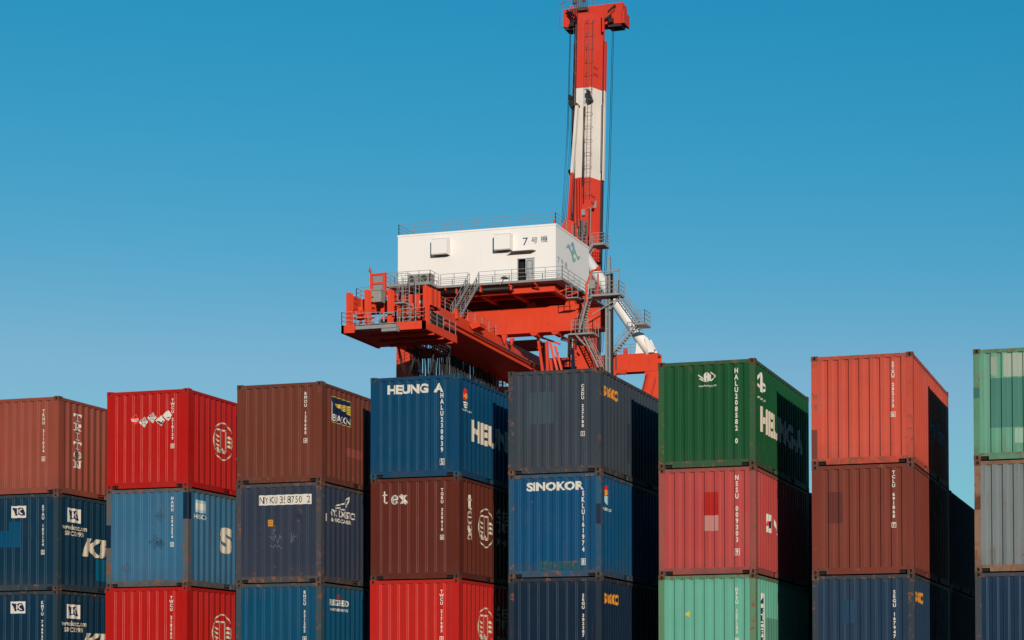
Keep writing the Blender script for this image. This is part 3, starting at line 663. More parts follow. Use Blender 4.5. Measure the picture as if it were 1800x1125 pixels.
def rail(mb, pts, h=1.1, gap=1.5, t=0.035, n=3, post=0.05):
    """handrail along a polyline"""
    for a, b_ in zip(pts, pts[1:]):
        a, b_ = Vector(a), Vector(b_); k = max(1, round((b_-a).length/gap))
        for i in range(k+1):
            p = a.lerp(b_, i/k); mb.bar(p, p+Vector((0,0,h)), post, post)
        for j in range(1, n+1):
            o = Vector((0,0,h*j/n)); mb.bar(a+o, b_+o, t, t)
def stairs(name, a, b_, w, side, treads=None, rails=True, parent=None, sd_=0.26):
    """a top, b bottom, side = unit vector across"""
    mb = MB(); a, b_, s = Vector(a), Vector(b_), Vector(side).normalized()*w/2
    for q in (-s, s):
        mb.bar(a+q, b_+q, 0.06, sd_)
        if rails:
            o = Vector((0,0,1.0)); mb.bar(a+q+o, b_+q+o, 0.04, 0.04); mb.bar(a+q+o*0.5, b_+q+o*0.5, 0.03, 0.03)
            k = max(2, int((b_-a).length/1.3))
            for i in range(k+1): p = a.lerp(b_, i/k)+q; mb.bar(p, p+o, 0.045, 0.045)
    n = treads or int(abs(a.z-b_.z)/0.24); d = (b_-a); d.z = 0
    dn = d.normalized() if d.length > 0.01 else Vector((0,1,0))
    for i in range(1, n):
        p = a.lerp(b_, i/n); mb.hexa([p-s-dn*.11-Vector((0,0,.02)), p+s-dn*.11-Vector((0,0,.02)), p+s+dn*.11-Vector((0,0,.02)), p-s+dn*.11-Vector((0,0,.02)), p-s-dn*.11, p+s-dn*.11, p+s+dn*.11, p-s+dn*.11])
    return part(mb, name, GAL, parent)

# --- girder (single box, wider at the bottom)
m = MB()
def gsec(y, zt, zb): return [(-49.1,y,zt),(-46.5,y,zt),(-45.6,y,zb),(-50.0,y,zb)]
A_, B_ = gsec(108.6, 37.7, 35.9), gsec(151.0, 37.7, 35.1)
m.poly(A_); m.poly(B_)
for i in range(4): j = (i+1) % 4; m.poly([A_[i], A_[j], B_[j], B_[i]])
part(m, 'girder', RED)
m = MB()   # trolley rail flanges along both lower edges
for x0, x1 in ((-45.62,-45.28),(-50.32,-49.98)):
    m.hexa([(x0,108.2,35.72),(x1,108.2,35.72),(x1,151,34.92),(x0,151,34.92),(x0,108.2,35.92),(x1,108.2,35.92),(x1,151,35.12),(x0,151,35.12)])
m.hexa([(-45.78,108.6,36.28),(-45.48,108.6,36.28),(-45.48,151,35.62),(-45.78,151,35.62),(-45.78,108.6,36.34),(-45.48,108.6,36.34),(-45.48,151,35.68),(-45.78,151,35.68)])
part(m, 'trolley_rail', RED)
m = MB(); m.hexa([(-45.52,115,36.26),(-45.44,115,36.26),(-45.44,140,35.86),(-45.52,140,35.86),(-45.52,115,36.40),(-45.44,115,36.40),(-45.44,140,36.0),(-45.52,140,36.0)])
for i in range(48): m.box(-45.46,-45.36,115.2+i*0.52,115.3+i*0.52,36.30-i*0.0083,36.44-i*0.0083)
part(m, 'cable_tray', DGR)
m = MB()   # bracket block on the girder flank
m.prism([(-46.35,115.9,37.40),(-45.2,115.9,37.45),(-45.2,115.9,37.05),(-46.0,115.9,36.85)], (0,1.5,0)); part(m, 'bracket', RED)
m = MB()
m.prism([(-46.4,112.6,38.1),(-46.1,112.6,38.1),(-46.0,112.6,37.2),(-46.3,112.6,37.2)], (0,0.3,0))
part(m, 'bracket', RED)
m = MB(); rail(m, [(-46.55,109.2,37.7),(-46.55,123.2,37.7)], 1.05, 1.7); part(m, 'railing', GAL)
m = MB(); rail(m, [(-49.05,109.2,37.7),(-49.05,123.2,37.7)], 1.05, 1.7); part(m, 'railing', GAL)

# --- portal beams, legs, sill
def portal_beam(x0, x1, y0, y1, z0, z1):
    m = MB(); m.box(x0, x1-0.35, y0, y1, z0, z1)
    m.box(x1-0.35, x1, y0, y1, z1-0.28, z1); m.box(x1-0.35, x1, y0, y1, z0, z0+0.28)
    m.box(x1-0.35, x1, y0, y0+0.12, z0+0.28, z1-0.28); m.box(x1-0.35, x1, y1-0.12, y1, z0+0.28, z1-0.28)
    for k in range(1, 5):
        x = x0+(x1-x0)*k/5.0; m.box(x-0.03, x+0.03, y0-0.012, y0, z0+0.02, z1-0.02)
    for k in range(9):
        x = x1-1.0-k*2.2
        for z in (z0+0.7, z1-0.9): m.box(x, x+0.08, y0-0.05, y0, z, z+0.22)
    m.box(x0, x1-0.36, y0-0.03, y0+0.01, z0-0.04, z0+0.03); m.box(x0, x1-0.36, y0-0.03, y0+0.01, z1-0.03, z1+0.04)
    return part(m, 'portal_beam', RED)
portal_beam(-59.2, -36.0, 124.0, 125.8, 37.93, 40.38)
portal_beam(-58.3, -36.95, 146.0, 147.5, 37.70, 39.62)
m = MB()
for x in (-42.9,-40.7):   # haunches below the beam
    m = MB(); m.prism([(x-0.5,124.02,37.94),(x+0.5,124.02,37.94),(x+0.2,124.02,37.62),(x-0.2,124.02,37.62)], (0,1.6,0)); part(m, 'gusset', RED)
m = MB(); m.prism([(-46.5,124.02,38.4),(-45.7,124.02,37.95),(-46.0,124.02,36.95)], (0,0.3,0)); part(m, 'gusset', RED)
m = MB(); m.prism([(-45.7,124.5,37.6),(-45.2,124.5,37.6),(-45.45,124.5,36.85)], (0,0.3,0)); part(m, 'gusset', RED)
for x0, x1 in ((-38.45,-36.85),(-57.55,-56.0)):
    for y0, y1, zt in ((124.05,125.75,37.92),(146.05,147.45,37.69)):
        m = MB()
        m.hexa([(x0-0.15,y0-0.2,3.4),(x1+0.15,y0-0.2,3.4),(x1+0.15,y1+0.2,3.4),(x0-0.15,y1+0.2,3.4),(x0,y0,zt),(x1,y0,zt),(x1,y1,zt),(x0,y1,zt)])
        part(m, 'leg', RED)
for x in (-37.7, -57.1):
    m = MB(); m.tube([(x,145.9,36.9),(x,126.0,12.0)], 0.62, 14); part(m, 'diagonal_brace', RED, smooth=False)
for y in (125.0, 146.8):
    m = MB(); m.box(-59.5,-35.5,y-0.9,y+0.9,2.0,3.4); part(m, 'sill_beam', RED)
    for x in (-58.5,-54.5,-40.5,-36.5):
        m = MB(); m.prism([(x-1.6,y-0.5,0.75),(x+1.6,y-0.5,0.75),(x+0.8,y-0.5,2.0),(x-0.8,y-0.5,2.0)], (0,1.0,0)); bo = part(m, 'bogie', RED)
        for dx in (-1.1,-0.37,0.37,1.1):
            m = MB(); m.tube([(x+dx,y-0.2,0.34),(x+dx,y+0.2,0.34)], 0.34, 16); m.build('wheel', DGR, bo)
m = MB()
for y in (124.9,): m.box(-56.2,-38.4,y-0.5,y+0.5,20,21.2)
part(m, 'tie_beam', RED)

# --- machinery house
HX0, HX1, HY0, HY1, HZ0, HZ1 = -55.5, -39.13, 120.0, 129.6, 42.0, 47.34
m = MB(); DX0, DX1 = -42.95, -41.35
for (xa, xb, za, zb) in ((HX0,DX0,HZ0,HZ1),(DX1,HX1,HZ0,HZ1),(DX0,DX1,44.2,HZ1)): m.poly([(xa,HY0,za),(xb,HY0,za),(xb,HY0,zb),(xa,HY0,zb)])
m.poly([(HX1,HY0,HZ0),(HX1,HY1,HZ0),(HX1,HY1,HZ1),(HX1,HY0,HZ1)]); m.poly([(HX0,HY0,HZ0),(HX0,HY1,HZ0),(HX0,HY1,HZ1),(HX0,HY0,HZ1)])
m.poly([(HX0,HY1,HZ0),(HX1,HY1,HZ0),(HX1,HY1,HZ1),(HX0,HY1,HZ1)]); m.poly([(HX0,HY0,HZ1),(HX1,HY0,HZ1),(HX1,HY1,HZ1),(HX0,HY1,HZ1)]); m.poly([(HX0,HY0,HZ0),(HX1,HY0,HZ0),(HX1,HY1,HZ0),(HX0,HY1,HZ0)])
m.box(HX0-0.05,HX1+0.05,HY0-0.05,HY0-0.003,HZ1-0.12,HZ1+0.05); m.box(HX1+0.003,HX1+0.05,HY0-0.003,HY1,HZ1-0.12,HZ1+0.05)
for i in range(1, 11):   # faint panel joints
    x = HX0+i*1.49
    if not (DX0-0.1 < x < DX1+0.1): m.box(x-0.012,x+0.012,HY0-0.012,HY0-0.002,HZ0+0.1,HZ1-0.15)
house = part(m, 'machinery_house', WHT)
def hp(mb, name, mats, smooth=False): return mb.build(name, mats, house, smooth)
m = MB(); m.box(DX0,DX0+0.75,HY0+0.6,HY0+0.62,42.0,44.2); m.box(DX0-0.005,DX0,HY0+0.003,HY0+0.6,42.0,44.2); m.box(DX0,DX0+0.75,HY0+0.003,HY0+0.6,44.19,44.2); hp(m, 'door_opening', HOLE)
m = MB(); m.box(DX0+0.75,DX1,HY0-0.03,HY0+0.03,42.05,44.18); m.box(DX0-0.07,DX0,HY0-0.05,HY0+0.02,42,44.27); m.box(DX1,DX1+0.07,HY0-0.05,HY0+0.02,42,44.27); m.box(DX0-0.07,DX1+0.07,HY0-0.05,HY0+0.02,44.2,44.27)
hp(m, 'door', plain('door_grey', (176,178,180), 0.5))
m = MB()
for a, b_ in (((DX0+0.9,HY0-0.05,42.5),(DX0+0.9,HY0-0.05,44.0)),((DX1-0.15,HY0-0.05,42.5),(DX1-0.15,HY0-0.05,44.0)),((DX0+0.9,HY0-0.05,44.0),(DX1-0.15,HY0-0.05,44.0)),((DX0+0.9,HY0-0.05,43.2),(DX1-0.15,HY0-0.05,43.2))): m.bar(a, b_, 0.05, 0.03)
hp(m, 'door_trim', plain('trim_dark', (96,100,106), 0.5))
m = MB(); m.hexa([(-43.6,119.1,44.78),(-41.15,119.1,44.78),(-41.15,119.995,44.86),(-43.6,119.995,44.86),(-43.6,119.1,44.82),(-41.15,119.1,44.82),(-41.15,119.995,44.96),(-43.6,119.995,44.96)]); hp(m, 'canopy', plain('canopy_grey', (150,142,134), 0.6))
for x0 in (-51.6, -45.1):
    x1 = x0+1.62; m = MB()
    P = [(119.995,46.68),(119.35,46.62),(119.15,46.5),(119.15,45.1),(119.3,45.02),(119.995,45.02)]
    m.poly([(x0,y,z) for y, z in P]); m.poly([(x1,y,z) for y, z in P])
    for (a, b_) in zip(P[:-2], P[1:-1]): m.poly([(x0,a[0],a[1]),(x1,a[0],a[1]),(x1,b_[0],b_[1]),(x0,b_[0],b_[1])])
    v = hp(m, 'vent_hood', WHT)
    m = MB(); m.box(x0+0.05,x1-0.05,119.3,119.99,45.04,45.06)
    m.box(x0+0.8,x0+0.84,119.3,119.99,45.0,45.04); m.build('vent_grille', plain('vent_dark', (52,42,38), 0.8), v) if False else hp(m, 'vent_grille', plain('vent_dark', (52,42,38), 0.8))
m = MB(); z = HZ1+0.02
rail(m, [(HX0+0.06,HY0+0.06,z),(HX1-0.06,HY0+0.06,z),(HX1-0.06,HY1-0.06,z),(HX0+0.06,HY1-0.06,z),(HX0+0.06,HY0+0.06,z)], 1.1, 1.55, 0.035, 3, 0.055); hp(m, 'roof_railing', GAL)
def plate_text(txt, origin, U, x0, x1, z0, z1, mat, name, off=0.0):
    v, f = glyphs(txt, off); xs = [p[0] for p in v]; ys = [p[1] for p in v]; a, b_, c_, d = min(xs), max(xs), min(ys), max(ys)
    mb = MB(); o = Vector(origin); U = Vector(U)
    mb.v = [tuple(o+U*(x0+(p[0]-a)/(b_-a)*(x1-x0))+Vector((0,0,z0+(p[1]-c_)/(d-c_)*(z1-z0)))) for p in v]; mb.f = list(f); mb.m = [0]*len(f)
    return hp(mb, name, mat)
for t, x0, x1, z0, z1 in (('7',-42.48,-41.95,45.50,46.24),('号',-41.62,-40.97,45.62,46.2),('機',-40.65,-39.95,45.66,46.3)):
    plate_text(t, (0,119.985,0), (1,0,0), x0, x1, z0, z1, TXT, 'lettering', 0.004)
for t, y0, y1 in (('7',0.45,1.05),('号',1.4,2.1),('機',2.5,3.2)):
    plate_text(t, (HX1+0.012,120,0), (0,1,0), y0, y1, 43.75, 44.35, plain('marking_pale', (150,154,168), 0.6), 'lettering', 0.0)
def emb(pts, mat):   # emblem swashes painted on the side wall: (y, z) outlines
    mb = MB(); mb.poly([(HX1+0.012, y, z) for y, z in pts]); return hp(mb, 'emblem', mat)
emb([(122.87, 45.64), (123.08, 45.99), (123.44, 46.26), (123.84, 46.28), (124.11, 46.12), (124.26, 45.86), (124.61, 45.76), (125.04, 45.67), (124.99, 45.39), (124.49, 45.35), (124.17, 45.58), (123.84, 45.8), (123.46, 45.86), (123.08, 45.78)], EB)
emb([(124.17, 46.29), (124.39, 46.6), (124.72, 46.77), (125.05, 46.72), (125.21, 46.54), (125.32, 46.24), (124.97, 45.99), (124.66, 45.75), (124.57, 45.86), (124.74, 46.09), (124.66, 46.25), (124.5, 46.33), (124.28, 46.2)], EB)
emb([(124.68, 45.74), (124.99, 45.99), (125.34, 46.23), (125.57, 46.1), (125.82, 45.86), (126.21, 45.7), (126.54, 45.72), (126.83, 45.91), (126.95, 45.86), (126.77, 45.55), (126.43, 45.34), (126.1, 45.36), (125.82, 45.55), (125.6, 45.69), (125.32, 45.74), (125.07, 45.68)], EG)
emb([(124.49, 45.33), (124.99, 45.37), (125.03, 45.26), (125.23, 45.23), (125.56, 45.35), (125.65, 45.29), (125.52, 45.03), (125.18, 44.81), (124.82, 44.84), (124.6, 45.05)], EG)

# --- walkway round the house, frame under it
m = MB()
m.box(-57.0,-37.95,118.6,119.99,41.60,41.82); m.box(HX1,-37.95,119.99,130.4,41.60,41.82); m.box(-55.2,-50.6,116.6,118.6,41.55,41.78)
part(m, 'walkway', GAL)
m = MB(); z = 41.82
rail(m, [(-50.4,118.66,z),(-47.6,118.66,z)], 1.1, 1.5); rail(m, [(-46.5,118.66,z),(-38.0,118.66,z),(-38.0,130.3,z)], 1.1, 1.75)
rail(m, [(-57.0,118.66,z),(-55.2,118.66,z),(-55.2,116.66,z),(-50.6,116.66,z),(-50.6,118.66,z)], 1.1, 1.3)
part(m, 'walkway_railing', GAL)
m = MB()
m.box(-56.4,-39.25,120.0,120.5,40.92,41.58); m.box(-39.75,-39.25,120.5,129.4,40.92,41.58); m.box(-56.4,-39.25,129.0,129.4,40.92,41.58); m.box(-56.4,-55.9,120.5,129.4,40.92,41.58)
for x in (-43.7,-47.0,-51.5): m.box(x,x+0.4,120.5,129.0,40.85,41.58)
for y in (122.5,125.5): m.box(-55.9,-39.75,y,y+0.25,41.0,41.58)
for x in (-53,-50,-46.4,-43.4,-40.8): m.bar((x,118.8,41.5),(x,120.1,41.1),0.14,0.14)
for y in (121.5,123.5,125.5,127.5): m.bar((-38.1,y,41.5),(-39.4,y,41.15),0.14,0.14)
part(m, 'house_frame', RED)
m = MB(); m.box(HX0,HX1,120,129.6,41.62,41.98); part(m, 'house_floor', DGR)
for x in (-43.6,-39.6,-51.5,-55.5):
    for y in (124.2,):
        m = MB(); m.hexa([(x-0.15,y,40.38),(x+0.95,y,40.38),(x+0.95,y+1.2,40.38),(x-0.15,y+1.2,40.38),(x,y,40.93),(x+0.75,y,40.93),(x+0.75,y+1.2,40.93),(x,y+1.2,40.93)]); part(m, 'support_stub', RED)
m = MB(); m.tube([(-53.5,119.2,41.28),(-43.2,119.2,41.28)], 0.21, 12); part(m, 'drain_pipe', BLK, smooth=True)
m = MB()
for x in (-51.4,-48.9,-46.4,-43.3): m.box(x-0.09,x+0.09,118.95,119.45,41.05,41.5)
part(m, 'pipe_clamp', RED)
for x in (-53.2,-51.9):
    m = MB(); m.box(x,x+1.15,117.2,117.9,41.80,42.75); ac = part(m, 'air_conditioner', GRY)
    m = MB(); m.tube([(x+0.42,117.19,42.28),(x+0.42,117.15,42.28)], 0.33, 20); m.build('fan_grille', plain('fan_dark', (70,66,62), 0.7), ac)
m = MB(); m.tube([(-44.2,118.5,41.5),(-43.7,118.2,41.95),(-43.6,118.1,42.1)], 0.05, 6); m.tube([(-43.6,118.1,42.0),(-43.6,118.1,42.16)], [0.42,0.2], 12); part(m, 'flood_lamp', GAL)
stairs('stairway', (-46.85,118.5,41.8), (-47.1,114.6,37.85), 0.95, (1,0.1,0))

# --- near end machinery platform
m = MB()
m.box(-47.55,-44.15,101.2,108.0,34.0,34.42); m.box(-51.94,-50.2,101.2,108.2,34.0,34.42); m.box(-50.2,-48.35,101.2,113.8,33.98,34.30)
for y in (103,105,107): m.box(-50.2,-44.15,y,y+0.2,33.75,33.98)
m.box(-44.4,-44.1,101.1,108.0,33.92,34.62); m.box(-52.0,-51.75,101.1,108.3,33.92,34.62); m.box(-52.0,-50.5,101.1,101.3,33.92,34.62); m.box(-46.8,-44.1,101.1,101.3,33.92,34.62)
part(m, 'machinery_platform', RED)
m = MB(); m.box(-50.2,-46.4,100.2,101.1,33.98,34.28); m.box(-51.9,-44.3,101.3,108,34.60,34.66); m.box(-47.8,-46.4,100.3,100.9,33.7,33.98); part(m, 'platform_step', GAL)
m = MB(); z = 34.66
rail(m, [(-46.7,101.15,z),(-44.2,101.15,z),(-44.2,107.9,z)], 1.1, 1.25, 0.045); part(m, 'platform_railing', GAL)
m = MB(); rail(m, [(-50.15,100.25,34.28),(-47.9,100.25,34.28)], 1.1, 1.1, 0.045); part(m, 'platform_railing', GAL)
m = MB(); rail(m, [(-50.6,101.1,z),(-51.95,101.1,z),(-51.95,108.0,z)], 1.1, 1.6); part(m, 'platform_railing', GAL)
def ibeam(m, x, y, z0, z1, w=0.34, d=0.42):
    m.box(x-w/2,x+w/2,y-d/2,y-d/2+0.07,z0,z1); m.box(x-w/2,x+w/2,y+d/2-0.07,y+d/2,z0,z1); m.box(x-0.04,x+0.04,y-d/2+0.07,y+d/2-0.07,z0,z1)
for x, zt in ((-51.5,37.55),(-49.75,37.7),(-47.6,37.6),(-44.25,37.7)):
    m = MB(); ibeam(m, x, 101.7, 34.3, zt, 0.42, 0.5); ibeam(m, x+0.02, 102.7, 36.0, zt-0.1, 0.34, 0.4)
    for k in range(6): m.box(x+0.17,x+0.33,101.95,102.5,34.9+k*0.45,34.95+k*0.45)
    part(m, 'post', RED)
m = MB()
m.box(-51.6,-51.25,101.9,103.6,36.1,37.35); m.box(-51.25,-49.9,103.4,103.75,36.0,37.35); m.box(-49.6,-47.8,103.9,104.3,36.1,37.2); m.box(-47.4,-44.4,103.4,103.75,36.0,37.5); m.box(-44.2,-43.85,101.9,103.6,36.1,37.6)
m.box(-43.87,-43.75,102.6,102.75,36.1,37.6); m.box(-43.87,-43.75,103.4,103.6,36.1,37.6)
m.box(-50.9,-50.2,103.3,103.41,36.35,36.9)
m.box(-51.6,-44.6,105.2,105.6,36.4,37.4)
part(m, 'machinery_frame', RED)
m = MB(); rail(m, [(-50.2,103.5,37.35),(-51.9,103.8,37.35),(-51.9,107,37.35)], 1.1, 0.8); part(m, 'frame_railing', GAL); m = MB(); rail(m, [(-48.9,104.2,37.6),(-47.0,104.2,37.6),(-46.6,105.4,37.6)], 1.2, 0.8); part(m, 'frame_railing', GAL)
for x, w, zt in ((-51.0,0.30,35.5),(-50.3,0.24,35.6),(-46.9,0.3,35.6),(-46.1,0.34,35.9),(-45.5,0.2,36.0)):   # sheave and buffer machinery
    m = MB(); m.tube([(x,102.8,36.5),(x,102.8,zt),(x+0.1,102.7,35.1)], [w,w*0.9,w*0.6], 12); m.tube([(x-0.3,102.4,35.9),(x+0.3,102.4,35.9)], 0.22, 12); m.box(x-0.35,x+0.35,102.2,103.0,35.4,35.55); part(m, 'rope_buffer', RED)
m = MB(); m.bar((-47.3,102.3,35.9),(-46.2,103.2,35.6),0.18); m.bar((-46.6,102.3,36.05),(-45.4,103.2,35.6),0.18); m.tube([(-46.1,102.0,36.3),(-46.1,102.0,35.3)],0.2,10); part(m, 'linkage', RED)
# tall frame with grey panels, counterweight and lamp
m = MB()
for x in (-50.1,-48.85): m.box(x-0.11,x+0.11,103.0,103.3,37.0,39.50)
for z in (37.75,38.5,39.30): m.box(-49.99,-48.96,103.02,103.25,z,z+0.18)
fr_ = part(m, 'panel_frame', RED)
m = MB(); m.box(-49.98,-48.97,103.14,103.2,37.9,39.3); m.build('panel', plain('panel_grey', (140,140,146), 0.6), fr_)
m = MB(); m.box(-49.75,-48.75,102.2,103.0,36.75,37.75); m.box(-49.8,-48.7,102.1,103.0,37.75,37.83); part(m, 'counterweight', GRY)
m = MB(); m.box(-50.26,-50.16,103.1,103.2,39.3,39.7); m.tube([(-50.25,103.15,39.65),(-50.25,103.15,39.85)],0.13,10); m.tube([(-50.25,103.15,39.85),(-50.25,103.15,40.02)],0.09,10); part(m, 'warning_lamp', plain('lamp_red', (170,70,60), 0.4))
# ladder tower with hoops
m = MB(); LX = 1.75
for x in (-48.15,-47.55,-46.95): m.bar((x+LX,101.6,34.6),(x+LX,101.6,38.6),0.07,0.07)
for x in (-48.15,-47.55): m.bar((x+LX,102.6,34.6),(x+LX,102.6,38.6),0.06,0.06)
for k in range(15): m.bar((-48.15+LX,101.6,34.8+k*0.26),(-47.55+LX,101.6,34.8+k*0.26),0.03,0.03)
for z in (36.4,37.2,38.0,38.7):
    P = [(-47.85+LX+0.62*math.cos(R(a)), 101.2+0.55*math.sin(R(a)), z) for a in range(180, 361, 20)]; m.tube(P, 0.025, 5)
P = [(-47.3+LX+0.9*math.cos(R(a)), 102.4, 37.9+0.8*math.sin(R(a))) for a in range(0, 141, 20)]; m.tube(P, 0.04, 5)
for a in (200,235,270,305,340): x, y = -47.85+LX+0.62*math.cos(R(a)), 101.2+0.55*math.sin(R(a)); m.bar((x,y,36.4),(x,y,38.7),0.025,0.025)
part(m, 'caged_ladder', GAL)
m = MB(); m.hexa([(-46.9,101.0,36.2),(-46.0,101.0,36.2),(-45.5,103.0,36.0),(-46.4,103.0,36.0),(-46.9,101.0,36.32),(-46.0,101.0,36.32),(-45.5,103.0,36.12),(-46.4,103.0,36.12)]); part(m, 'landing', GAL)
m = MB(); rail(m, [(-47.9,101.0,34.7),(-46.8,101.0,34.7),(-46.8,101.8,34.7)], 0.75, 0.9, 0.09, 1, 0.12); part(m, 'step_frame', GAL)
m = MB(); m.box(-47.5,-44.7,103.3,106.4,34.66,36.0); m.box(-50.0,-48.1,104.4,106.4,34.66,35.7); part(m, 'winch_housing', plain('winch_dark', (48,34,32), 0.7))
m = MB(); m.box(-45.65,-45.25,103.36,103.397,36.55,36.9); part(m, 'notice_plate', INK['white'])
# small hanging platform under the girder
m = MB(); m.box(-48.9,-46.15,107.4,111.2,33.35,33.5)
for x, y in ((-48.7,107.6),(-46.3,107.6),(-46.3,111.0)): m.bar((x,y,33.4),(x,y,36.0),0.10,0.10)
part(m, 'hanging_platform', DGR)
m = MB(); rail(m, [(-46.15,107.4,33.5),(-46.15,111.2,33.5)], 0.8, 1.2, 0.05); part(m, 'hanging_railing', GAL)

# --- festoon: trolleys and hanging cable loops
m = MB(); m.box(-50.42,-50.20,112.0,134.0,36.08,36.22); m.bar((-50.3,132.2,36.0),(-50.0,141.0,35.35),0.10); part(m, 'festoon_rail', DGR)
fr = random.Random(3)
for i in range(24):
    dense = i >= 9; y = 112.2+i*0.85 if not dense else 119.2+(i-9)*0.86
    x = -50.32; m = MB()
    if dense: m.box(x-0.13,x+0.13,y-0.15,y+0.15,35.78,36.12)
    else: m.box(x-0.06,x+0.06,y-0.08,y+0.08,35.9,36.08)
    tr = part(m, 'festoon_trolley', BRN)
    m = MB(); dep = 5.0+fr.uniform(-0.5,0.5)
    for k in range(4 if dense else 2):
        dx = -0.30+0.2*k+fr.uniform(-0.05,0.05); d2 = dep+fr.uniform(-0.8,0.5); ex = fr.uniform(-0.35,0.35)
        P = []
        for t in range(11):
            a = t/10; P.append((x+dx+ex*math.sin(math.pi*a)*0.8, y+0.82*a+0.06*k, 35.8-d2*(1-(2*a-1)**4)))
        m.tube(P, 0.05, 5, caps=False)
    m.build('cable_loop', BLK, tr)
for k, (x0, y0) in enumerate(((-50.9,104.6),(-49.4,105.2),(-48.6,106.6))):   # loose loops at the landward end
    m = MB()
    for q in range(3):
        P = [(x0+1.0+(1.9-0.15*q)*a, y0+3.4+0.2*q, 33.9-(2.6-0.3*q+0.8*k)*(1-(2*a-1)**2)) for a in [t/12 for t in range(13)]]; m.tube(P, 0.04, 5, caps=False)
    part(m, 'cable_loop', BLK)

# --- operator cab hanging from the trolley
m = MB()
cx0, cx1, cy0, cy1, cz0, cz1 = -51.9, -49.2, 136.0, 139.2, 32.3, 34.95
m.box(cx0,cx1,cy0,cy1,cz1-0.35,cz1); m.box(cx0,cx1,cy0,cy1,cz0,cz0+0.9)
for x in (cx0,cx1-0.2): 
    for y in (cy0,cy1-0.2): m.box(x,x+0.2,y,y+0.2,cz0+0.9,cz1-0.35)
m.tube([(cx0+0.5,137.0,cz1),(cx0+0.5,137.0,36.9)],0.12,8); m.box(cx0+0.1,cx0+1.0,136.6,137.4,36.1,36.25); m.box(-50.6,-49.0,136.8,138.6,cz1,35.75)
cab = part(m, 'operator_cab', RED)
m = MB(); m.box(cx0+0.05,cx1-0.05,cy0+0.05,cy1-0.05,cz0+0.9,cz1-0.36); m.build('window', GLS, cab)
m = MB(); m.box(-50.75,-50.5,cy0-0.03,cy0+0.04,cz0+0.8,cz1-0.35); m.box(-50.5,cx1,cy0-0.03,cy0+0.04,cz1-0.6,cz1-0.35); m.build('window_frame', INK['white'], cab)
m = MB(); rail(m, [(cx0,cy1,cz1),(cx0,cy0,cz1),(cx1,cy0,cz1)], 1.05, 0.9, 0.05); m.build('cab_railing', GAL, cab)

# --- steelwork and clutter seen under the portal beam
m = MB(); m.box(-50.3,-47.0,136.0,137.2,38.75,39.75); m.box(-46.9,-46.3,136.0,137.2,36.0,39.4); part(m, 'cross_girder', RED)
m = MB()
for (x, z0, z1) in ((-45.8,33.5,38.2),(-44.2,33.5,38.4),(-42.4,33.5,38.4),(-41.2,33.5,38.6),(-39.9,33.5,38.4)):
    for y in (138.0,140.5): m.bar((x,y,z0),(x,y,z1),0.12,0.12)
for z in (34.6,35.8,37.0): 
    m.box(-45.9,-42.3,138.0,140.5,z,z+0.08); rail(m, [(-45.9,138.0,z),(-39.9,138.0,z)], 1.0, 0.7, 0.045)
for i in range(5): m.bar((-45.8+i*1.2,138,34.6+(i%2)*1.2),(-44.6+i*1.2,138,35.8-(i%2)*1.2),0.08,0.08)
part(m, 'access_scaffold', plain('scaffold_dark', (54,66,80), 0.6))
m = MB(); m.box(-44.4,-43.1,140.6,142,34,36.7); m.box(-42.0,-40.6,139.6,141.4,34,37.2); part(m, 'cable_reel_housing', plain('housing_dark', (40,36,38), 0.7))
for (xa, za), (xb, zb), w in (((-43.26,38.1),(-42.66,33.2),0.22),((-42.3,37.4),(-42.25,33.2),0.26),((-41.95,37.3),(-40.95,33.0),0.24),((-41.4,36.9),(-40.55,33.2),0.22),((-41.9,35.6),(-41.75,33.2),0.24)):
    m = MB(); m.bar((xa,126.0,za),(xb,126.4,zb),w,w); part(m, 'strut', RED)
m = MB(); m.bar((-43.1,126,37.9),(-41.0,126.3,37.1),0.18); m.bar((-41.0,126,37.9),(-39.4,126.4,37.2),0.16); part(m, 'strut', RED)
m = MB(); m.bar((-42.55,126.6,37.4),(-42.55,126.6,33),0.18); m.tube([(-40.9,126.4,37.7),(-39.9,126.6,37.2),(-39.7,126.8,33.0)],0.22,10); part(m, 'service_pipe', GAL)
m = MB()
for dx in (0,0.32): m.tube([(-39.55+dx,125.9,37.9),(-39.5+dx,125.9,36.4)],0.13,10)
part(m, 'insulator', INK['white'])
m = MB(); m.box(-47.7,-47.1,135.8,136.4,36.4,37.95); m.tube([(-47.4,136,36.6),(-47.4,135.8,35.6)],0.22,10); part(m, 'limit_switch_box', RED)
# --- elevator mast, landings, zigzag stairs on the right
m = MB(); m.box(-34.85,-34.66,122,122.4,0,42.8); m.box(-34.52,-34.36,122,122.4,0,44.4)
for k in range(30): m.box(-34.66,-34.52,122.1,122.25,1+k*1.4,1.1+k*1.4)
part(m, 'elevator_mast', GAL)
m = MB(); m.box(-34.34,-34.16,122.2,122.4,8,42.8); part(m, 'guide_rail', BLK)
m = MB(); m.box(-36.0,-33.1,121.1,122.6,40.42,40.62); m.bar((-34.2,121.6,39.2),(-33.2,121.6,40.4),0.1); m.bar((-36.0,121.6,38.8),(-33.2,121.6,40.3),0.1)
m.bar((-33.2,121.2,40.6),(-33.2,121.2,43.0),0.10,0.10); m.bar((-33.75,121.2,40.6),(-33.75,121.2,42.7),0.07,0.07); m.bar((-36.0,121.2,42.7),(-33.2,121.2,42.75),0.10,0.10); m.bar((-36.0,121.2,40.6),(-36.0,121.2,42.7),0.1,0.1)
rail(m, [(-36.0,121.15,40.62),(-33.2,121.15,40.62),(-33.2,122.9,40.62)], 1.2, 0.8, 0.045); part(m, 'elevator_landing', GAL)
m = MB(); m.box(-36.2,-35.6,121.1,121.7,41.2,42.0); part(m, 'control_cabinet', GRY)
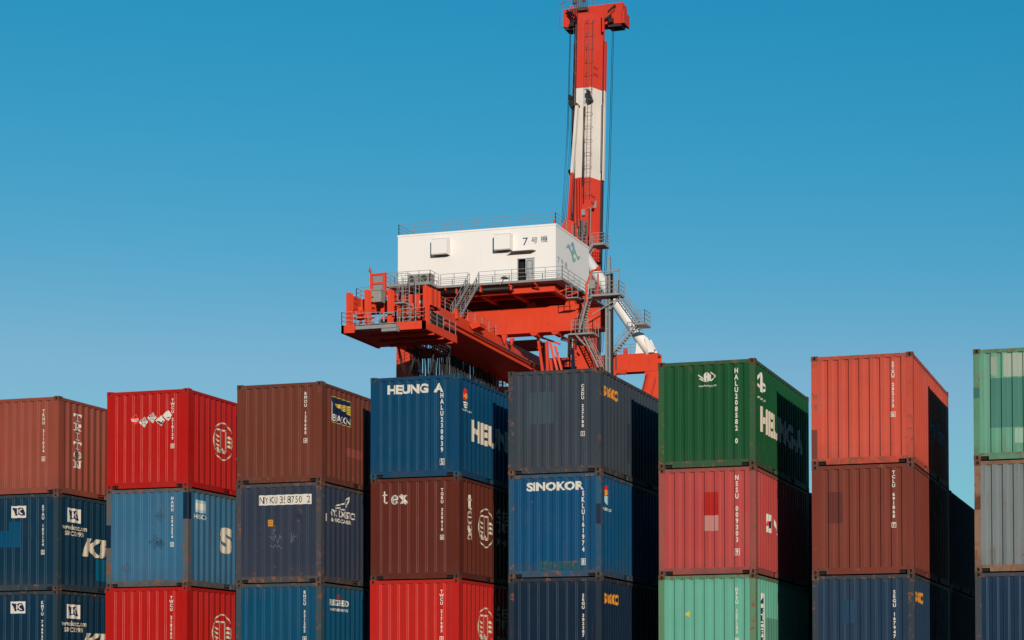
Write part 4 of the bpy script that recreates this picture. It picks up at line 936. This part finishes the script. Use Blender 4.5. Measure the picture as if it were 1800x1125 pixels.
m = MB(); m.tube([(-36.45,121.2,40.0),(-36.45,121.2,41.6),(-35.9,121.2,42.9),(-35.3,121.2,43.0)],0.12,8); m.tube([(-35.35,121.0,43.0),(-35.0,121.0,43.0)],0.2,10); m.bar((-35.3,121.2,40.6),(-35.3,121.2,42.6),0.12,0.12); part(m, 'davit', RED)
m = MB(); m.box(-38.2,-37.0,120.3,121.4,40.2,40.3); rail(m, [(-38.2,120.3,40.3),(-37.0,120.3,40.3)], 1.6, 0.5, 0.05); m.box(-36.9,-36.0,121.3,122.3,40.3,40.4); part(m, 'stair_landing', GAL)
stairs('stairway', (-36.3,121.6,40.4), (-37.2,121.6,37.1), 0.85, (0,1,0), sd_=0.14)
m = MB(); m.box(-38.3,-35.8,121.1,123.0,36.85,37.0); rail(m, [(-38.0,121.15,37.0),(-35.85,121.15,37.0)], 1.25, 0.45, 0.05, 3, 0.05); rail(m, [(-35.85,121.15,37.0),(-35.85,122.9,37.0)], 1.25, 0.8); rail(m, [(-38.0,122.9,37.0),(-37.0,122.9,37.0)], 2.2, 0.3, 0.05, 4, 0.05); m.bar((-37.6,121.3,36.9),(-36.6,121.3,35.8),0.14); part(m, 'stair_landing', GAL)
stairs('stairway', (-37.0,122.2,36.9), (-34.9,122.2,32.6), 0.85, (0,1,0), sd_=0.14)

# --- A-frame of white tubes on the sea side portal beam
APX = (-47.4, 146.0, 53.6)
m = MB(); m.tube([(-37.75,146.3,39.75),(-39.05,146.3,41.4),(-46.6,146.3,52.6)], [0.66,0.62,0.62], 24, caps=True); part(m, 'a_frame_tube', WHT, smooth=True)
m = MB(); m.tube([(-57.3,146.3,39.75),(-56.0,146.3,41.4),(-48.4,146.3,52.6)], [0.66,0.62,0.62], 24, caps=True); part(m, 'a_frame_tube', WHT, smooth=True)
m = MB(); m.prism([(-39.5,146.0,39.63),(-39.35,146.0,40.9),(-38.5,146.0,39.63)], (0,0.25,0)); part(m, 'tube_foot', WHT)
m = MB(); m.prism([(-38.35,145.6,41.2),(-38.0,145.6,41.3),(-37.2,145.6,39.63),(-37.9,145.6,39.63)], (0,0.12,0)); part(m, 'tube_foot', WHT); m = MB(); m.prism([(-38.35,147.0,41.2),(-38.0,147.0,41.3),(-37.2,147.0,39.63),(-37.9,147.0,39.63)], (0,0.12,0)); part(m, 'tube_foot', WHT)
m = MB()
m.prism([(-48.9,145.4,51.4),(-45.7,145.4,51.4),(-45.6,145.4,53.3),(-46.5,145.4,54.6),(-47.3,145.4,54.9),(-47.9,145.4,53.9),(-48.9,145.4,53.7)], (0,1.8,0)); m.tube([(-48.6,145.3,53.9),(-48.6,145.3,54.9)],0.13,8)
part(m, 'apex_beam', RED)
m = MB(); m.box(-45.9,-44.8,145.2,145.6,52.9,53.1); m.box(-45.7,-45.35,145.2,145.5,53.1,54.5); m.box(-45.1,-44.8,145.2,145.5,53.1,54.3); rail(m, [(-46.0,144.9,52.6),(-44.7,144.9,52.6)], 1.9, 0.4, 0.06, 3, 0.07); m.bar((-45.2,144.7,50),(-45.2,144.7,55.0),0.1,0.1); part(m, 'sheave_platform', plain('sheave_grey', (112,104,98), 0.6))
m = MB(); m.box(-44.5,-43.1,146.0,148.0,51.9,52.15); rail(m, [(-44.5,146.05,52.15),(-43.15,146.05,52.15),(-43.15,147.9,52.15)], 1.1, 0.65, 0.05); part(m, 'apex_landing', GAL)
stairs('stairway', (-44.4,146.4,52.0), (-46.2,146.4,49.6), 0.8, (0,1,0))
m = MB(); m.box(-38.3,-37.2,142.2,144.4,42.0,42.2); rail(m, [(-38.3,142.25,42.2),(-37.25,142.25,42.2),(-37.25,144.3,42.2)], 1.4, 0.5, 0.05); part(m, 'tube_landing', GAL)
stairs('stairway', (-38.3,143.0,42.1), (-40.9,143.0,39.3), 0.7, (0,1,0), sd_=0.16)
stairs('stairway', (-38.2,144.9,42.2), (-41.4,144.9,46.6), 0.6, (0,1,0), sd_=0.12)
m = MB(); rail(m, [(-42.3,146.1,39.64),(-39.0,146.1,39.64),(-39.0,147.3,39.64)], 1.1, 1.1, 0.045); part(m, 'beam_railing', GAL)
m = MB(); m.box(-41.0,-40.6,146.3,146.7,39.64,40.35); part(m, 'junction_box', RED)
m = MB(); m.tube([(-42.0,146.3,39.64),(-42.0,146.3,40.2)],[0.3,0.22],10); part(m, 'bollard_lamp', INK['white'])
m = MB(); m.tube([(-40.6,140.5,35.9),(-39.9,140.5,36.7),(-38.8,140.5,36.6)],0.25,8); part(m, 'hose_drum', RED)

# --- raised boom
TILT = math.tan(R(3.5)); BY = 149.85
def bpnt(x, d, z): return (-47.45+x, BY+(z-38)*TILT+d, z-d*TILT)
SEC = [(-0.92,0),(0.92,0),(1.72,1.4),(1.72,1.95),(-1.72,1.95),(-1.72,1.4)]
m = MB(); zs = [(35.5,61.1,0),(61.1,71.6,1),(71.6,80.4,0)]
for z0, z1, mi in zs:
    A_ = [bpnt(x,d,z0) for x, d in SEC]; B_ = [bpnt(x,d,z1) for x, d in SEC]
    for i in range(6): j = (i+1) % 6; m.poly([A_[i],A_[j],B_[j],B_[i]], mi)
m.poly([bpnt(x,d,80.4) for x, d in SEC]); m.poly([bpnt(x,d,35.5) for x, d in SEC])
boom = part(m, 'boom', [BOOMR, BOOMW])
def bp(mb, name, mats, smooth=False): return mb.build(name, mats, boom, smooth)
for sx in (-1, 1):
    m = MB()
    for (z0, z1) in ((36,61.1),(61.1,71.6),(71.6,77.5)):
        xa, xb = sorted((sx*1.725, sx*(1.93 if sx > 0 else 1.85))); m.hexa([bpnt(xa,1.4,z0),bpnt(xb,1.4,z0),bpnt(xb,1.95,z0),bpnt(xa,1.95,z0),bpnt(xa,1.4,z1),bpnt(xb,1.4,z1),bpnt(xb,1.95,z1),bpnt(xa,1.95,z1)], 0)
        if sx > 0 and z0 > 60: m.hexa([bpnt(xb,1.35,z0),bpnt(xb+0.13,1.35,z0),bpnt(xb+0.13,1.9,z0),bpnt(xb,1.9,z0),bpnt(xb,1.35,z1),bpnt(xb+0.13,1.35,z1),bpnt(xb+0.13,1.9,z1),bpnt(xb,1.9,z1)], 2 if z0 < 70 else 1)
    for k in range(0):z = 0; xa, xb = sorted((sx*1.97, sx*2.3)); m.box(-47.45+xa,-47.45+xb,BY+(z-38)*TILT+1.33,BY+(z-38)*TILT+1.40,z,z+0.2,0)
    bp(m, 'trolley_rail', [DGR, BOOMR, BOOMW])
# caged ladder on the fold
m = MB()
def lp(x, d, z): return Vector(bpnt(x, d, z))
for x in (0.55,1.0): m.bar(lp(x,-0.15,58.5), lp(x,-0.15,79.5), 0.035, 0.035)
for x, d in ((0.3,-0.55),(0.78,-0.9),(1.25,-0.55)): m.bar(lp(x,d,58.5), lp(x,d,79.5), 0.02, 0.02)
for k in range(44): z = 58.8+k*0.47; m.bar(lp(0.55,-0.15,z), lp(1.0,-0.15,z), 0.012, 0.012)
for k in range(14):
    z = 59+k*1.55; P = [lp(0.35,-0.1,z),lp(0.28,-0.5,z),lp(0.78,-0.92,z),lp(1.27,-0.5,z),lp(1.2,-0.1,z)]
    for a, b_ in zip(P, P[1:]): m.bar(a, b_, 0.035, 0.035)
bp(m, 'caged_ladder', plain('ladder_dark', (128,92,84), 0.6))
m = MB()
for x, d in ((-1.5,0.4),): m.bar(lp(x,d,56), lp(x,d,79), 0.03, 0.03)
for k in range(12): z = 57+k*1.9; m.bar(lp(-1.55,0.5,z), lp(-0.95,-0.05,z-0.9), 0.04, 0.04)
m.bar(lp(-0.98,-0.3,57), lp(-0.98,-0.3,79), 0.035, 0.035); m.bar(lp(1.95,0.9,62), lp(1.95,0.9,70), 0.05,0.05)
bp(m, 'cable_ladder', plain('ladder_grey', (136,128,122), 0.6))
m = MB(); m.box(-47.3,-46.9,150.6,151.2,56.6,57.3)
m.bar(lp(1.25,-0.5,49.0), lp(1.25,-0.5,57.3), 0.09, 0.09); m.bar(lp(0.9,-0.5,57.3), lp(1.5,-0.5,57.45), 0.10, 0.06); m.prism([lp(1.5,-0.5,57.3),lp(1.85,-0.5,58.1),lp(1.95,-0.5,58.1),lp(1.9,-0.5,57.3)], (0,0.1,0)); bp(m, 'wind_vane', GRY)
# forestay links lying along the boom
for x, z0, z1 in ((-0.55,61.15,69.3),(-0.55,54.0,61.1)):
    m = MB(); dz = (z1-z0); w = 0.30
    a = lp(x-0.25*(1-(z0-54)/16),-0.5-1.6*(1-(z0-54)/16),z0); b_ = lp(x-0.25*(1-(z1-54)/16),-0.5-1.6*(1-(z1-54)/16),z1)
    m.bar(a, b_, w, 0.5, up=(0,1,0)); bp(m, 'forestay_link', BOOMW if z0 > 60 else BOOMR)
for x in (-0.15,0.15):
    m = MB(); m.bar(lp(x,-0.35,54.5), lp(x-0.2,-0.3,61), 0.16, 0.3, up=(0,1,0)); bp(m, 'forestay_link', BOOMR)
m = MB(); m.bar(lp(-0.9,-0.1,54), lp(-0.9,-0.1,69.0), 0.10, 0.3, up=(0,1,0)); m.bar(lp(0.1,-0.2,60), lp(0.25,-0.2,69.3), 0.08, 0.1); m.bar(lp(0.35,-0.25,58), lp(0.2,-0.3,69.3), 0.06, 0.06); m.bar(lp(-1.05,-0.2,59), lp(-1.2,-0.2,68), 0.08, 0.1); bp(m, 'stay_rope', DGR)
m = MB(); m.tube([lp(-0.55,-0.9,69.4), lp(-0.55,0.1,69.4)],0.16,10); m.bar(lp(-0.95,-0.4,60.9),lp(-1.5,-0.2,62.0),0.25,0.3); bp(m, 'stay_bracket', plain('bracket_brown', (88,68,58), 0.7))
for x, z in ((-1.45,69.9),(0.72,70.3)):
    m = MB(); m.box(-47.45+x-0.12,-47.45+x+0.12,151.0,151.9,z+0.2,z+0.75); m.prism([lp(x-0.1,-0.6,z+0.5),lp(x+0.25,-0.6,z+0.2),lp(x+0.55,-0.6,z-0.5),lp(x+0.1,-0.6,z-0.8),lp(x-0.15,-0.6,z-0.3)], (0,0.5,0)); bp(m, 'flood_lamp', plain('lamp_black', (38,34,34), 0.6))
m = MB()
for x0, x1, z in ((1.1,1.5,74.0),(1.2,1.6,73.2),(1.1,1.5,59.0),(1.15,1.5,58.2)): m.bar(lp(x0,0.1,z), lp(x1,0.4,z-0.2), 0.06, 0.06)
bp(m, 'grab_handle', DGR)
# T shaped head
m = MB(); hy = 154.35
m.hexa([(-50.85,hy,79.75),(-43.6,hy,79.55),(-43.6,hy+1.7,79.55),(-50.85,hy+1.7,79.75),(-50.85,hy,81.85),(-43.6,hy,81.95),(-43.6,hy+1.7,81.95),(-50.85,hy+1.7,81.85)])
m.box(-43.6,-43.35,hy-0.15,hy+1.9,79.5,80.95)
bp(m, 'boom_head', BOOMR)
m = MB(); m.box(-50.6,-49.5,hy+0.1,hy+1.6,79.45,79.74); bp(m, 'head_flange', DGR); m = MB(); m.box(-45.4,-43.8,hy+0.1,hy+1.6,79.28,79.54); bp(m, 'head_flange', DGR)
for s_ in (-1, 1):
    x = -47.25+s_*2.35; m = MB(); m.bar((x+s_*0.35,hy-0.25,81.2),(x-s_*0.75,hy-0.25,80.2),0.30,0.3); sh = bp(m, 'sheave_block', BOOMR)
    m = MB()
    for (a, b_) in (((x+s_*0.6,81.5),(x-s_*0.3,80.8)),((x+s_*0.1,80.4),(x-s_*0.8,79.9))): m.bar((a[0],hy-0.45,a[1]),(b_[0],hy-0.45,b_[1]),0.26,0.2)
    m.box(x-0.25,x+0.25,hy-0.5,hy-0.02,79.6,80.1); bp(m, 'sheave', plain('sheave_black', (44,34,34), 0.6))
m = MB(); rail(m, [(-51.0,hy+0.1,81.85),(-43.6,hy+0.1,81.95)], 1.0, 1.8, 0.03, 3, 0.05)
m.bar((-51.3,hy,79.8),(-51.3,hy,82.4),0.05); m.bar((-51.3,hy,80.8),(-50.85,hy,80.2),0.05); m.bar((-51.3,hy,82.4),(-50.5,hy,82.8),0.05); m.bar((-51.3,hy,79.8),(-50.6,hy,79.8),0.05)
bp(m, 'head_railing', plain('ladder_dark', (128,92,84), 0.6))
m = MB(); m.box(-48.2,-47.2,152.1,153.0,80.6,81.0)
for i in range(8): m.bar((-48.6+i*0.22,152.0,80.6),(-48.5+i*0.2,152.0,82.2-0.07*(i%3)),0.08)
m.tube([(-48.6,152,81.4),(-48.6,152,81.8)],0.22,8); m.box(-47.7,-47.4,152.1,152.4,81.6,82.2); bp(m, 'head_machinery', plain('machinery_brown', (96,74,66), 0.7))
m = MB(); m.box(-48.4,-46.5,152.4,152.65,80.38,80.46); m.box(-45.6,-45.4,152.9,153.2,78.2,80.2); m.prism([(-49.3,152.3,81.4),(-49.1,152.3,81.4),(-48.4,152.3,80.5),(-48.6,152.3,80.5)], (0,0.15,0)); bp(m, 'head_bracket', BOOMR)
# head ropes hanging to the apex
for i, (xa, xb, yb, zb) in enumerate(((-50.2,-48.55,147.5,55.0),(-50.1,-48.4,147.5,55.0),(-49.6,-48.2,147.4,55.2),(-49.5,-48.0,147.4,55.1),(-45.0,-44.3,148.5,40.5),(-44.85,-44.1,148.5,40.5))):
    m = MB(); m.tube([(xa,hy+0.6,79.7),((xa+xb)/2,(hy+yb)/2+0.8,(79.7+zb)/2),(xb,yb,zb)], 0.03, 5); part(m, 'hoist_rope', BLK)
print('containers done')
